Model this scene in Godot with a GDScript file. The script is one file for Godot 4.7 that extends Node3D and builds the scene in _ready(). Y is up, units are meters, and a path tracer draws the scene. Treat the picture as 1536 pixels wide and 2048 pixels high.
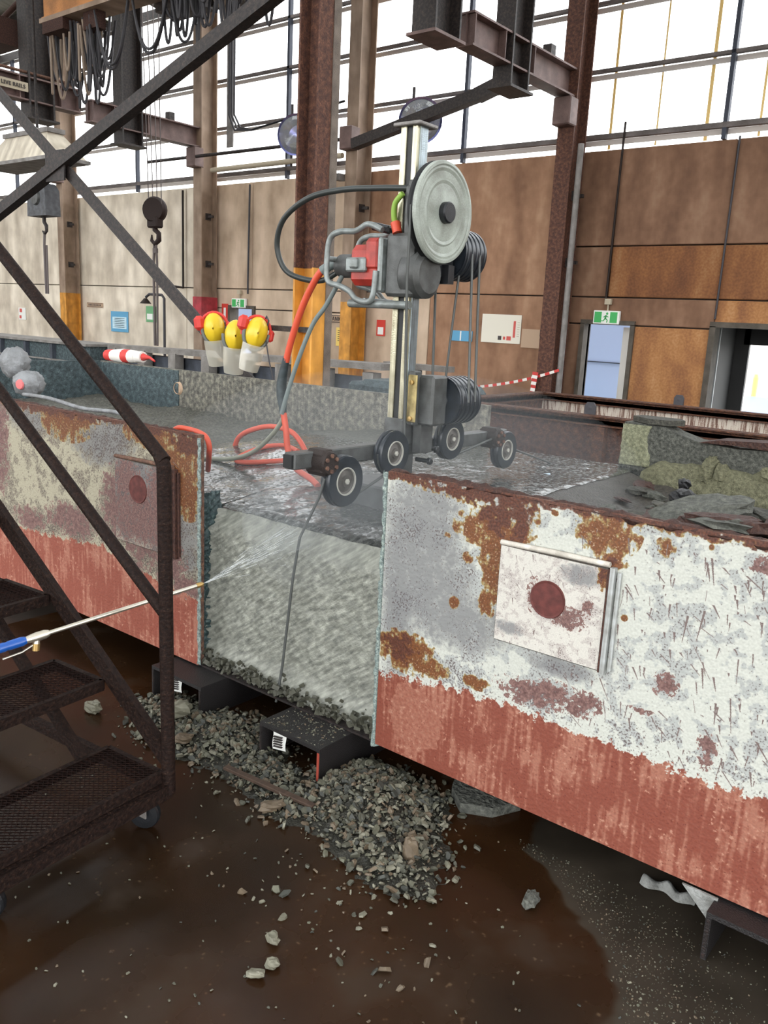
extends Node3D
# An industrial hall: a cut galvanizing bath on steel supports, a wire saw standing on it, a rolling stair in front.

class MB:
	var v := PackedVector3Array()
	var n := PackedVector3Array()
	var u := PackedVector2Array()
	var i := PackedInt32Array()
	func tri(a: Vector3, b: Vector3, c: Vector3) -> void:
		var k := v.size()
		var nn := (b - a).cross(c - a).normalized()
		v.append(a); v.append(b); v.append(c)
		for q in 3:
			n.append(nn); u.append(Vector2.ZERO)
		i.append(k); i.append(k + 2); i.append(k + 1)
	func quad(a: Vector3, b: Vector3, c: Vector3, d: Vector3, uv := Rect2(0, 0, 1, 1)) -> void:
		var k := v.size()
		var nn := (b - a).cross(c - a)
		if nn.length_squared() < 1e-16:
			nn = (c - a).cross(d - a)
		nn = nn.normalized()
		v.append(a); v.append(b); v.append(c); v.append(d)
		for q in 4:
			n.append(nn)
		u.append(Vector2(uv.position.x, uv.end.y)); u.append(uv.end); u.append(Vector2(uv.end.x, uv.position.y)); u.append(uv.position)
		i.append(k); i.append(k + 2); i.append(k + 1); i.append(k); i.append(k + 3); i.append(k + 2)
	func quadn(p: Array, nn: Array) -> void:
		var k := v.size()
		for q in 4:
			v.append(p[q]); n.append(nn[q]); u.append(Vector2.ZERO)
		i.append(k); i.append(k + 2); i.append(k + 1); i.append(k); i.append(k + 3); i.append(k + 2)
	func box(p: Vector3, s: Vector3, b := Basis.IDENTITY, e := 0.0) -> void:
		var h := s * 0.5
		if e <= 0.0:
			var c := []
			for q in 8:
				c.append(p + b * Vector3(h.x if q & 1 else -h.x, h.y if q & 2 else -h.y, h.z if q & 4 else -h.z))
			quad(c[4], c[5], c[7], c[6]); quad(c[1], c[0], c[2], c[3]); quad(c[5], c[1], c[3], c[7])
			quad(c[0], c[4], c[6], c[2]); quad(c[6], c[7], c[3], c[2]); quad(c[0], c[1], c[5], c[4])
			return
		e = minf(e, minf(h.x, minf(h.y, h.z)) * 0.9)
		# eighteen-face chamfered box: one vertex triple for each corner
		var cx := []; var cy := []; var cz := []
		for q in 8:
			var s3 := Vector3(1.0 if q & 1 else -1.0, 1.0 if q & 2 else -1.0, 1.0 if q & 4 else -1.0)
			cx.append(p + b * Vector3(s3.x * h.x, s3.y * (h.y - e), s3.z * (h.z - e)))
			cy.append(p + b * Vector3(s3.x * (h.x - e), s3.y * h.y, s3.z * (h.z - e)))
			cz.append(p + b * Vector3(s3.x * (h.x - e), s3.y * (h.y - e), s3.z * h.z))
		quad(cz[4], cz[5], cz[7], cz[6]); quad(cz[1], cz[0], cz[2], cz[3]); quad(cx[5], cx[1], cx[3], cx[7])
		quad(cx[0], cx[4], cx[6], cx[2]); quad(cy[6], cy[7], cy[3], cy[2]); quad(cy[0], cy[1], cy[5], cy[4])
		_fq(cz[5], cx[5], cx[7], cz[7], p); _fq(cx[1], cz[1], cz[3], cx[3], p); _fq(cz[0], cx[0], cx[2], cz[2], p); _fq(cx[4], cz[4], cz[6], cx[6], p)
		_fq(cz[6], cz[7], cy[7], cy[6], p); _fq(cz[4], cz[5], cy[5], cy[4], p); _fq(cz[2], cz[3], cy[3], cy[2], p); _fq(cz[0], cz[1], cy[1], cy[0], p)
		_fq(cx[7], cx[3], cy[3], cy[7], p); _fq(cx[5], cx[1], cy[1], cy[5], p); _fq(cx[6], cx[2], cy[2], cy[6], p); _fq(cx[4], cx[0], cy[0], cy[4], p)
		for q in 8:
			_ft(cx[q], cy[q], cz[q], p)
	func _fq(a: Vector3, b: Vector3, c: Vector3, d: Vector3, p: Vector3) -> void:
		if (b - a).cross(c - a).dot((a + c) * 0.5 - p) < 0.0:
			quad(d, c, b, a)
		else:
			quad(a, b, c, d)
	func _ft(a: Vector3, b: Vector3, c: Vector3, p: Vector3) -> void:
		if (b - a).cross(c - a).dot(a - p) < 0.0:
			tri(a, c, b)
		else:
			tri(a, b, c)
	static func frame(d: Vector3, up: Vector3) -> Basis:
		# x = side, y = up, z = along
		var z := d.normalized()
		var x := up.cross(z)
		if x.length() < 1e-4:
			x = Vector3.RIGHT.cross(z)
			if x.length() < 1e-4:
				x = Vector3.FORWARD.cross(z)
		x = x.normalized()
		return Basis(x, z.cross(x), z)
	func bar(a: Vector3, b: Vector3, w: float, h: float, up := Vector3.UP, e := 0.0) -> void:
		box((a + b) * 0.5, Vector3(w, h, a.distance_to(b)), frame(b - a, up), e)
	func ibeam(a: Vector3, b: Vector3, up: Vector3, dep: float, wid: float, tf: float, tw: float) -> void:
		var f := frame(b - a, up)
		var m := (a + b) * 0.5
		var l := a.distance_to(b)
		box(m, Vector3(tw, dep - tf * 2.0, l), f)
		box(m + f.y * (dep - tf) * 0.5, Vector3(wid, tf, l), f)
		box(m - f.y * (dep - tf) * 0.5, Vector3(wid, tf, l), f)
	func angle(a: Vector3, b: Vector3, up: Vector3, leg: float, t: float) -> void:
		var f := frame(b - a, up)
		var m := (a + b) * 0.5
		var l := a.distance_to(b)
		box(m, Vector3(t, leg, l), f)
		box(m + f.x * (leg - t) * 0.5 - f.y * (leg - t) * 0.5, Vector3(leg - t, t, l), f)
	func tube(pts: Array, r, seg := 10, caps := true) -> void:
		var k := pts.size()
		var rings := []
		var nor := []
		var fx := Vector3.ZERO
		for q in k:
			var t: Vector3 = (pts[mini(q + 1, k - 1)] - pts[maxi(q - 1, 0)]).normalized()
			if q == 0:
				fx = frame(t, Vector3.UP).x
			fx = (fx - t * fx.dot(t)).normalized()
			var fy := t.cross(fx)
			var rr: float = r[q] if r is Array else r
			var ring := []
			var nr := []
			for s in seg:
				var a := TAU * s / seg
				var d := fx * cos(a) + fy * sin(a)
				ring.append(pts[q] + d * rr); nr.append(d)
			rings.append(ring); nor.append(nr)
		for q in k - 1:
			for s in seg:
				var s2 := (s + 1) % seg
				quadn([rings[q][s], rings[q][s2], rings[q + 1][s2], rings[q + 1][s]], [nor[q][s], nor[q][s2], nor[q + 1][s2], nor[q + 1][s]])
		if caps:
			for s in range(1, seg - 1):
				tri(rings[0][0], rings[0][s + 1], rings[0][s])
				tri(rings[k - 1][0], rings[k - 1][s], rings[k - 1][s + 1])
	func lathe(prof: Array, o: Vector3, axis: Vector3, seg := 32, sq := Vector2(1, 1)) -> void:
		# prof: [radius, along]; each step of the profile keeps its own normal, so ridges stay crisp
		var f := frame(axis, Vector3.UP)
		for q in prof.size() - 1:
			var a: Vector2 = Vector2(prof[q][0], prof[q][1])
			var b: Vector2 = Vector2(prof[q + 1][0], prof[q + 1][1])
			var d := b - a
			if d.length() < 1e-7:
				continue
			var pn := Vector2(d.y, -d.x).normalized()
			for s in seg:
				var t0 := TAU * s / seg
				var t1 := TAU * (s + 1) / seg
				var d0 := f.x * cos(t0) * sq.x + f.y * sin(t0) * sq.y
				var d1 := f.x * cos(t1) * sq.x + f.y * sin(t1) * sq.y
				quadn([o + d0 * a.x + f.z * a.y, o + d1 * a.x + f.z * a.y, o + d1 * b.x + f.z * b.y, o + d0 * b.x + f.z * b.y],
					[d0 * pn.x + f.z * pn.y, d1 * pn.x + f.z * pn.y, d1 * pn.x + f.z * pn.y, d0 * pn.x + f.z * pn.y])
	func prism(poly: PackedVector2Array, o: Vector3, ax: Vector3, ay: Vector3, thick: Vector3) -> void:
		# outline in the plane (ax, ay) at o, pushed along thick
		if Geometry2D.is_polygon_clockwise(poly):
			poly = poly.duplicate(); poly.reverse()
		var flip := ax.cross(ay).dot(thick) < 0.0
		var ids := Geometry2D.triangulate_polygon(poly)
		for q in range(0, ids.size(), 3):
			var a := o + ax * poly[ids[q]].x + ay * poly[ids[q]].y
			var b := o + ax * poly[ids[q + 1]].x + ay * poly[ids[q + 1]].y
			var c := o + ax * poly[ids[q + 2]].x + ay * poly[ids[q + 2]].y
			if (b - a).cross(c - a).dot(thick) < 0.0:
				tri(a, b, c); tri(a + thick, c + thick, b + thick)
			else:
				tri(a, c, b); tri(a + thick, b + thick, c + thick)
		var k := poly.size()
		for q in k:
			var a := o + ax * poly[q].x + ay * poly[q].y
			var b := o + ax * poly[(q + 1) % k].x + ay * poly[(q + 1) % k].y
			if flip:
				quad(b, a, a + thick, b + thick)
			else:
				quad(a, b, b + thick, a + thick)
	func grid(nx: int, ny: int, f: Callable, smooth := true, flip := false) -> void:
		# f(s, t) -> point, s and t in 0..1
		var p := []
		for y in ny + 1:
			for x in nx + 1:
				p.append(f.call(float(x) / nx, float(y) / ny))
		var w := nx + 1
		if not smooth:
			for y in ny:
				for x in nx:
					var a: int = y * w + x
					if flip:
						tri(p[a], p[a + w + 1], p[a + 1]); tri(p[a], p[a + w], p[a + w + 1])
					else:
						tri(p[a], p[a + 1], p[a + w + 1]); tri(p[a], p[a + w + 1], p[a + w])
			return
		var k := v.size()
		for y in ny + 1:
			for x in nx + 1:
				var dx: Vector3 = p[y * w + mini(x + 1, nx)] - p[y * w + maxi(x - 1, 0)]
				var dy: Vector3 = p[mini(y + 1, ny) * w + x] - p[maxi(y - 1, 0) * w + x]
				var nn := dx.cross(dy).normalized()
				v.append(p[y * w + x]); n.append(-nn if flip else nn); u.append(Vector2(float(x) / nx, float(y) / ny))
		for y in ny:
			for x in nx:
				var a := k + y * w + x
				if flip:
					i.append_array([a, a + 1, a + w + 1, a, a + w + 1, a + w])
				else:
					i.append_array([a, a + w + 1, a + 1, a, a + w, a + w + 1])
	func mesh(shift := Vector3.ZERO) -> ArrayMesh:
		var arr := []
		arr.resize(Mesh.ARRAY_MAX)
		var vv := v
		if shift != Vector3.ZERO:
			vv = PackedVector3Array()
			vv.resize(v.size())
			for q in v.size():
				vv[q] = v[q] - shift
		arr[Mesh.ARRAY_VERTEX] = vv
		arr[Mesh.ARRAY_NORMAL] = n
		arr[Mesh.ARRAY_TEX_UV] = u
		arr[Mesh.ARRAY_INDEX] = i
		var m := ArrayMesh.new()
		m.add_surface_from_arrays(Mesh.PRIMITIVE_TRIANGLES, arr)
		return m
	func base() -> Vector3:
		var lo := v[0]
		var hi := v[0]
		for q in v:
			lo = lo.min(q); hi = hi.max(q)
		return Vector3((lo.x + hi.x) * 0.5, lo.y, (lo.z + hi.z) * 0.5)

var names := {}
var M := {}
var T := {}
var rng := RandomNumberGenerator.new()

func numbered(called: String) -> String:
	if not names.has(called):
		names[called] = 0
		return called
	names[called] += 1
	return "%s_%03d" % [called, names[called]]

func metas(o: Node, label: String, category: String, group := "", kind := "") -> void:
	if label: o.set_meta("label", label)
	if category: o.set_meta("category", category)
	if group: o.set_meta("group", group)
	if kind: o.set_meta("kind", kind)

func thing(called: String, label: String, category: String, at := Vector3.ZERO, group := "") -> Node3D:
	var o := Node3D.new()
	o.name = numbered(called)
	o.position = at
	add_child(o)
	metas(o, label, category, group)
	return o

func part(called: String, mb: MB, m: Material, parent: Node3D) -> MeshInstance3D:
	# a part is written in world metres; it is moved into its thing's own axes
	var o := MeshInstance3D.new()
	o.name = called
	var at := Vector3.ZERO
	var q: Node = parent
	while q != self:
		at += (q as Node3D).position
		q = q.get_parent()
	o.mesh = mb.mesh(at)
	o.material_override = null
	o.mesh.surface_set_material(0, m)
	parent.add_child(o, true)
	return o

func solo(called: String, mb: MB, m: Material, label: String, category: String, group := "", kind := "") -> MeshInstance3D:
	var o := MeshInstance3D.new()
	o.name = numbered(called)
	var b := mb.base()
	o.mesh = mb.mesh(b)
	o.position = b
	o.mesh.surface_set_material(0, m)
	add_child(o)
	metas(o, label, category, group, kind)
	return o

func struct(called: String, mb: MB, m: Material) -> MeshInstance3D:
	return solo(called, mb, m, "", "", "", "structure")

func struct_node(called: String) -> Node3D:
	var o := Node3D.new()
	o.name = numbered(called)
	o.set_meta("kind", "structure")
	add_child(o)
	return o

# ---------- textures and materials
func noise(sd: int, fr: float, oc := 4, kind := FastNoiseLite.TYPE_SIMPLEX_SMOOTH) -> FastNoiseLite:
	var f := FastNoiseLite.new()
	f.seed = sd; f.frequency = fr; f.noise_type = kind
	f.fractal_type = FastNoiseLite.FRACTAL_FBM; f.fractal_octaves = oc
	return f

func nbytes(sd: int, fr: float, oc: int, w: int, h: int, sx := 1, sy := 1, seamless := true) -> PackedByteArray:
	var f := noise(sd, fr, oc)
	var im: Image = f.get_seamless_image(w / sx, h / sy) if seamless else f.get_image(w / sx, h / sy)
	if sx != 1 or sy != 1:
		im.resize(w, h, Image.INTERPOLATE_CUBIC)
	im.convert(Image.FORMAT_L8)
	return im.get_data()

func lut(stops: Array) -> Array:
	var g := Gradient.new()
	g.offsets = PackedFloat32Array(stops.map(func(s): return s[0]))
	g.colors = PackedColorArray(stops.map(func(s): return s[1]))
	var out := []
	for k in 256:
		out.append(g.sample(k / 255.0))
	return out

func ramp_tex(a: PackedByteArray, b: PackedByteArray, mixb: float, w: int, h: int, stops: Array) -> ImageTexture:
	var l := lut(stops)
	var lr := PackedByteArray(); var lg := PackedByteArray(); var lb := PackedByteArray()
	for k in 256:
		lr.append(l[k].r8); lg.append(l[k].g8); lb.append(l[k].b8)
	var d := PackedByteArray()
	d.resize(w * h * 3)
	var ma := int((1.0 - mixb) * 256.0)
	var mb2 := int(mixb * 256.0)
	var q := 0
	for k in w * h:
		var t := (a[k] * ma + b[k] * mb2) >> 8
		d[q] = lr[t]; d[q + 1] = lg[t]; d[q + 2] = lb[t]
		q += 3
	var im := Image.create_from_data(w, h, false, Image.FORMAT_RGB8, d)
	im.generate_mipmaps()
	return ImageTexture.create_from_image(im)

func normal_tex(a: PackedByteArray, w: int, h: int, s: float) -> ImageTexture:
	var im := Image.create_from_data(w, h, false, Image.FORMAT_L8, a.duplicate())
	im.convert(Image.FORMAT_RGBA8)
	im.bump_map_to_normal_map(s)
	return ImageTexture.create_from_image(im)

func grey_tex(a: PackedByteArray, w: int, h: int) -> ImageTexture:
	return ImageTexture.create_from_image(Image.create_from_data(w, h, false, Image.FORMAT_L8, a.duplicate()))

func mat(called: String, c: Color, rough := 0.7, metal := 0.0, tex: Texture2D = null, per_m := 1.0, nm: Texture2D = null, ns := 1.0, rt: Texture2D = null) -> StandardMaterial3D:
	var m := StandardMaterial3D.new()
	m.resource_name = called
	m.albedo_color = c
	m.roughness = rough
	m.metallic = metal
	if tex:
		m.albedo_texture = tex
	if nm:
		m.normal_enabled = true
		m.normal_texture = nm
		m.normal_scale = ns
	if rt:
		m.roughness_texture = rt
	if tex or nm or rt:
		m.uv1_triplanar = true
		m.uv1_world_triplanar = true
		m.uv1_scale = Vector3.ONE * per_m
	M[called] = m
	return m

func C8(r: int, g: int, b: int) -> Color:
	return Color8(r, g, b)

func textures() -> void:
	var N := 512
	var a1 := nbytes(1, 0.006, 5, N, N)
	var a2 := nbytes(2, 0.03, 5, N, N)
	var a3 := nbytes(3, 0.12, 3, N, N)
	var a4 := nbytes(4, 0.05, 4, N, N, 1, 16)
	var a5 := nbytes(5, 0.012, 5, N, N, 1, 3)
	var a6 := PackedByteArray()
	a6.resize(N * N)
	var fs := noise(6, 1.0, 4)
	for k in N * N:   # slanting strokes
		var px := float(k % N)
		var py := float(k / N)
		a6[k] = clampi(int(128.0 + 150.0 * fs.get_noise_2d((px * 0.82 - py * 0.57) * 0.012, (px * 0.57 + py * 0.82) * 0.07)), 0, 255)
	T.blotch = ramp_tex(a1, a3, 0.3, N, N, [[0.2, C8(186, 183, 178)], [0.5, C8(220, 218, 215)], [0.8, C8(252, 251, 249)]])
	T.striate = ramp_tex(a6, a2, 0.35, N, N, [[0.15, C8(88, 89, 86)], [0.42, C8(124, 125, 119)], [0.6, C8(146, 147, 140)], [0.85, C8(182, 182, 174)]])
	T.edge = ramp_tex(a3, a2, 0.5, N, N, [[0.25, C8(70, 80, 80)], [0.5, C8(140, 150, 146)], [0.75, C8(206, 210, 196)]])
	T.panel = ramp_tex(a5, a1, 0.5, N, N, [[0.2, C8(196, 190, 182)], [0.5, C8(226, 222, 216)], [0.8, C8(253, 251, 248)]])
	T.streak = ramp_tex(a4, a1, 0.5, N, N, [[0.2, C8(186, 180, 172)], [0.5, C8(220, 216, 210)], [0.8, C8(255, 253, 250)]])
	T.rear = ramp_tex(a4, a2, 0.72, N, N, [[0.2, C8(72, 70, 64)], [0.5, C8(108, 105, 96)], [0.75, C8(142, 138, 122)]])
	T.wall_brown = ramp_tex(a5, a2, 0.25, N, N, [[0.15, C8(130, 102, 82)], [0.42, C8(150, 120, 97)], [0.62, C8(164, 133, 109)], [0.9, C8(184, 156, 131)]])
	T.wall_ochre = ramp_tex(a5, a3, 0.35, N, N, [[0.15, C8(126, 88, 62)], [0.42, C8(152, 108, 72)], [0.62, C8(172, 126, 82)], [0.9, C8(190, 152, 112)]])
	T.rust = ramp_tex(a2, a3, 0.4, N, N, [[0.2, C8(70, 50, 43)], [0.42, C8(94, 67, 55)], [0.58, C8(112, 81, 64)], [0.8, C8(142, 108, 86)]])
	T.steel = ramp_tex(a2, a3, 0.4, N, N, [[0.2, C8(34, 31, 31)], [0.5, C8(62, 57, 55)], [0.7, C8(86, 76, 70)], [0.9, C8(120, 104, 92)]])
	T.stair = ramp_tex(a2, a3, 0.5, N, N, [[0.2, C8(16, 12, 11)], [0.5, C8(34, 24, 21)], [0.7, C8(50, 35, 28)], [0.9, C8(104, 84, 68)]])
	T.dross = ramp_tex(a2, a3, 0.4, N, N, [[0.15, C8(70, 71, 68)], [0.4, C8(112, 113, 108)], [0.62, C8(142, 143, 136)], [0.85, C8(186, 186, 176)]])
	T.teal = ramp_tex(a2, a3, 0.4, N, N, [[0.2, C8(20, 32, 34)], [0.5, C8(46, 66, 68)], [0.7, C8(86, 104, 102)], [0.9, C8(180, 188, 182)]])
	T.green_rock = ramp_tex(a3, a2, 0.5, N, N, [[0.2, C8(84, 86, 70)], [0.45, C8(128, 130, 108)], [0.7, C8(160, 162, 136)], [0.9, C8(196, 196, 172)]])
	T.blue_grey = ramp_tex(a4, a2, 0.5, N, N, [[0.2, C8(58, 70, 82)], [0.5, C8(82, 98, 112)], [0.8, C8(120, 134, 144)]])
	T.drip = ramp_tex(a4, a3, 0.3, N, N, [[0.3, C8(110, 78, 66)], [0.45, C8(178, 156, 144)], [0.56, C8(222, 212, 202)], [0.8, C8(238, 232, 224)]])
	T.n_fine = normal_tex(a3, N, N, 3.0)
	T.n_mid = normal_tex(a2, N, N, 6.0)
	T.n_lump = normal_tex(a1, N, N, 14.0)
	var wet := PackedByteArray()
	wet.resize(N * N)
	for k in N * N:
		wet[k] = clampi(40 + (a2[k] - 120), 22, 120)
	T.r_wet = grey_tex(wet, N, N)

func materials() -> void:
	mat("wall_pale", C8(242, 232, 216), 0.9, 0, T.panel, 0.25)
	mat("wall_tan", C8(216, 194, 172), 0.9, 0, T.panel, 0.25)
	mat("wall_brown", C8(206, 192, 184), 0.9, 0, T.wall_brown, 0.28)
	mat("wall_dun", C8(252, 238, 228), 0.9, 0, T.wall_brown, 0.24)
	mat("wall_ochre", C8(250, 240, 230), 0.9, 0, T.wall_ochre, 0.3)
	mat("wall_mid", C8(206, 190, 180), 0.9, 0, T.wall_ochre, 0.3)
	mat("wall_plain", C8(150, 130, 112), 0.9, 0, T.blotch, 0.3)
	mat("roof_sheet", C8(120, 118, 105), 0.6, 0.2, T.streak, 0.4)
	mat("rust", Color.WHITE, 0.85, 0.0, T.rust, 1.2, T.n_mid, 0.6)
	mat("rust_dark", C8(170, 150, 150), 0.85, 0.0, T.rust, 2.0, T.n_mid, 0.7)
	mat("column_rust", C8(225, 205, 200), 0.8, 0.0, T.rust, 0.9, T.n_fine, 0.5)
	mat("steel_dark", C8(196, 186, 184), 0.6, 0.0, T.steel, 1.0, T.n_fine, 0.4)
	mat("steel_grey", C8(150, 146, 144), 0.6, 0.0, T.blotch, 1.0, T.n_fine, 0.4)
	mat("flange_grey", C8(126, 114, 104), 0.7, 0.0, T.blotch, 1.4, T.n_fine, 0.8)
	mat("steel_mauve", C8(128, 104, 100), 0.6, 0.0, T.blotch, 0.8, T.n_fine, 0.3)
	mat("yellow_paint", C8(226, 160, 66), 0.6, 0.0, T.panel, 1.0)
	mat("beige_paint", C8(166, 144, 126), 0.7, 0.0, T.panel, 0.5)
	mat("orange_girder", C8(205, 138, 72), 0.6, 0.0, T.blotch, 0.5)
	mat("red_paint", C8(186, 58, 70), 0.6, 0.0, T.blotch, 1.0)
	mat("mullion", C8(58, 62, 74), 0.6, 0.2)
	mat("girt", C8(120, 112, 110), 0.7, 0.0, T.blotch, 0.6)
	mat("girt_lip", C8(214, 206, 200), 0.7)
	mat("stair_steel", Color.WHITE, 0.6, 0.0, T.stair, 3.0, T.n_mid, 0.8)
	mat("tread_steel", C8(190, 140, 112), 0.6, 0.0, T.stair, 3.0, T.n_mid, 0.8)
	M.stair_steel.metallic_specular = 0.22
	M.tread_steel.metallic_specular = 0.22
	mat("dross", C8(176, 173, 166), 0.75, 0.0, T.dross, 1.6, T.n_mid, 1.4)
	mat("crust_dark", C8(132, 122, 114), 0.6, 0.0, T.dross, 3.0, T.n_mid, 1.6)
	mat("dross_face", C8(250, 250, 244), 0.55, 0.0, T.striate, 1.3, T.n_fine, 0.5)
	mat("dross_wet", C8(150, 151, 150), 1.0, 0.45, T.dross, 1.8, T.n_mid, 0.15, T.r_wet)
	mat("dross_teal", Color.WHITE, 0.55, 0.0, T.teal, 2.5, T.n_mid, 1.6)
	mat("kettle_inner", Color.WHITE, 0.8, 0.0, T.rear, 1.0, T.n_fine, 1.0)
	mat("kettle_blue", C8(142, 166, 180), 0.7, 0.0, T.dross, 0.9, T.n_fine, 0.8)
	mat("pale_rock", C8(240, 238, 232), 0.9, 0.0, T.green_rock, 2.4, T.n_fine, 1.0)
	mat("green_rock", C8(200, 194, 184), 0.9, 0.0, T.green_rock, 1.8, T.n_mid, 1.6)
	mat("grey_rock", C8(170, 170, 165), 0.9, 0.0, T.dross, 2.0, T.n_mid, 1.6)
	mat("cap_rock", C8(140, 136, 128), 0.85, 0.0, T.dross, 2.5, T.n_mid, 1.4)
	mat("brown_rock", C8(158, 140, 140), 0.75, 0.0, T.rust, 3.0, T.n_mid, 1.8)
	mat("black_lump", C8(26, 26, 27), 0.5, 0.0, null, 3.0, T.n_mid, 1.5)
	mat("torn_edge", C8(226, 234, 234), 0.5, 0.0, T.edge, 3.0, T.n_mid, 1.0)
	mat("bottom_plate", C8(120, 92, 84), 0.7, 0.0, T.steel, 1.5, T.n_fine, 0.6)
	mat("channel_black", C8(30, 27, 27), 0.5, 0.0, null, 2.0, T.n_fine, 0.5)
	mat("channel_red", C8(150, 60, 44), 0.6)
	mat("disc_red", C8(104, 50, 45), 0.7, 0.0, T.blotch, 6.0, T.n_fine, 0.8)
	mat("patch_white", C8(226, 220, 210), 0.7, 0.0, T.blotch, 3.5, T.n_fine, 0.3)
	mat("patch_worn", C8(150, 138, 130), 0.75, 0.0, T.dross, 5.0, T.n_mid, 0.7)
	mat("strip_zinc", C8(190, 196, 198), 0.5, 0.3, T.streak, 4.0)
	mat("aluminium", C8(206, 204, 182), 0.32, 0.85, T.streak, 2.0, T.n_fine, 0.2)
	mat("aluminium_blue", C8(176, 192, 202), 0.35, 0.8, T.streak, 2.0, T.n_fine, 0.2)
	mat("brass_plate", C8(190, 172, 120), 0.4, 0.7, T.blotch, 4.0)
	mat("saw_grey", C8(96, 98, 98), 0.45, 0.3, T.blotch, 3.0, T.n_fine, 0.3)
	mat("saw_black", C8(38, 40, 44), 0.35, 0.1, T.blotch, 3.0, T.n_fine, 0.3)
	mat("groove_black", C8(20, 21, 22), 0.5)
	mat("rubber", C8(42, 48, 56), 0.28, 0.0, T.blotch, 4.0, T.n_fine, 0.2)
	mat("rim_pale", C8(196, 194, 184), 0.4, 0.3)
	mat("hub_grey", C8(112, 108, 104), 0.45, 0.4, T.blotch, 5.0, T.n_fine, 0.4)
	mat("wheel_grey", C8(174, 182, 174), 0.42, 0.0, T.blotch, 1.6)
	mat("motor_red", C8(186, 58, 46), 0.4, 0.0, T.blotch, 3.0)
	mat("handle_grey", C8(150, 158, 158), 0.4, 0.3, T.blotch, 4.0)
	mat("hose_orange", C8(206, 78, 50), 0.45)
	mat("hose_grey", C8(112, 122, 120), 0.5)
	mat("hose_sleeve", C8(66, 76, 80), 0.6, 0.0, T.blotch, 6.0)
	mat("hose_black", C8(46, 50, 48), 0.4)
	mat("hose_green", C8(140, 176, 72), 0.45)
	mat("hose_olive", C8(140, 142, 126), 0.45)
	mat("wire", C8(84, 86, 84), 0.5, 0.3)
	mat("rope", C8(96, 86, 84), 0.6)
	mat("cable", C8(60, 58, 62), 0.6)
	mat("cable_tan", C8(150, 132, 116), 0.7)
	mat("clamp", C8(92, 84, 76), 0.7, 0.0, T.rust, 8.0, T.n_mid, 1.0)
	mat("cladding_blue", C8(180, 196, 230), 0.7)
	mat("door_white", C8(232, 228, 220), 0.6)
	mat("door_frame", C8(92, 84, 74), 0.7, 0.0, T.blotch, 1.0)
	mat("dark_panel", C8(52, 52, 52), 0.7)
	mat("pale_rail", C8(160, 166, 166), 0.5)
	mat("outside", C8(190, 188, 182), 0.9)
	mat("paper", C8(228, 222, 206), 0.8)
	mat("paper_white", C8(236, 236, 230), 0.8)
	mat("print_red", C8(206, 92, 84), 0.8)
	mat("print_dark", C8(70, 64, 62), 0.8)
	mat("print_blue", C8(96, 160, 196), 0.7)
	mat("print_pale_blue", C8(196, 224, 234), 0.7)
	mat("print_green", C8(112, 168, 120), 0.7)
	mat("sign_yellow", C8(240, 208, 110), 0.7)
	mat("sign_red", C8(206, 62, 50), 0.7)
	mat("sign_green", C8(54, 168, 84), 0.5)
	mat("sign_beige", C8(186, 158, 132), 0.7)
	mat("sign_tan", C8(184, 172, 150), 0.7)
	mat("helmet_yellow", C8(226, 192, 44), 0.35)
	mat("brim_grey", C8(104, 108, 106), 0.5)
	mat("muff_red", C8(206, 56, 48), 0.5)
	mat("grip_blue", C8(24, 78, 158), 0.25)
	mat("chrome", C8(206, 198, 182), 0.32, 0.85)
	mat("brass", C8(176, 146, 92), 0.35, 0.8)
	mat("hood_pale", C8(236, 228, 212), 0.6, 0.0, T.panel, 0.8)
	mat("block_grey", C8(96, 98, 104), 0.6, 0.0, T.blotch, 2.0)
	mat("hook_brown", C8(104, 84, 80), 0.7, 0.0, T.rust, 3.0)
	mat("lamp_lens", C8(210, 210, 205), 0.25)
	mat("lamp_blue", C8(120, 124, 176), 0.12, 0.9)
	mat("tape_red", C8(206, 62, 56), 0.6)
	mat("tape_white", C8(232, 226, 218), 0.6)
	mat("tank_brown", C8(196, 176, 168), 0.8, 0.0, T.rust, 1.0, T.n_mid, 0.8)
	mat("tank_drip", C8(225, 220, 212), 0.7, 0.0, T.drip, 1.6)
	mat("tank_rim", C8(205, 176, 150), 0.75, 0.0, T.rust, 1.0, T.n_fine, 0.6)
	mat("trough_grey", C8(150, 146, 142), 0.8, 0.0, T.blotch, 0.8, T.n_fine, 0.6)
	mat("sack_white", C8(150, 153, 157), 0.6, 0.0, T.blotch, 3.0, T.n_mid, 1.2)
	mat("print_pink", C8(210, 110, 110), 0.6)
	mat("wood", C8(74, 56, 44), 0.8, 0.0, T.streak, 3.0)
	mat("cloth_grey", C8(150, 152, 150), 0.8, 0.0, T.blotch, 3.0, T.n_mid, 1.0)
	mat("plastic_blue", C8(196, 216, 232), 0.4)
	for k in 5:
		mat("chip_%d" % k, [C8(104, 104, 88), C8(84, 84, 72), C8(128, 126, 110), C8(108, 94, 76), C8(66, 68, 62)][k], 0.6, 0.0, T.blotch, 6.0)
	mat("mound", C8(96, 92, 80), 0.6, 0.0, T.dross, 5.0, T.n_mid, 2.5)
	var g := mat("pane", C8(245, 246, 240), 0.05)
	g.transparency = BaseMaterial3D.TRANSPARENCY_ALPHA
	g.albedo_color.a = 0.12
	g = mat("sheet_lap", C8(232, 204, 132), 0.5)
	g.backlight_enabled = true
	g.backlight = Color(0.5, 0.42, 0.22)
	g = mat("skylight_sheet", C8(236, 240, 216), 0.05)
	g.transparency = BaseMaterial3D.TRANSPARENCY_ALPHA
	g.albedo_color.a = 0.2
	g = mat("visor", C8(240, 234, 214), 0.12)
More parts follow.
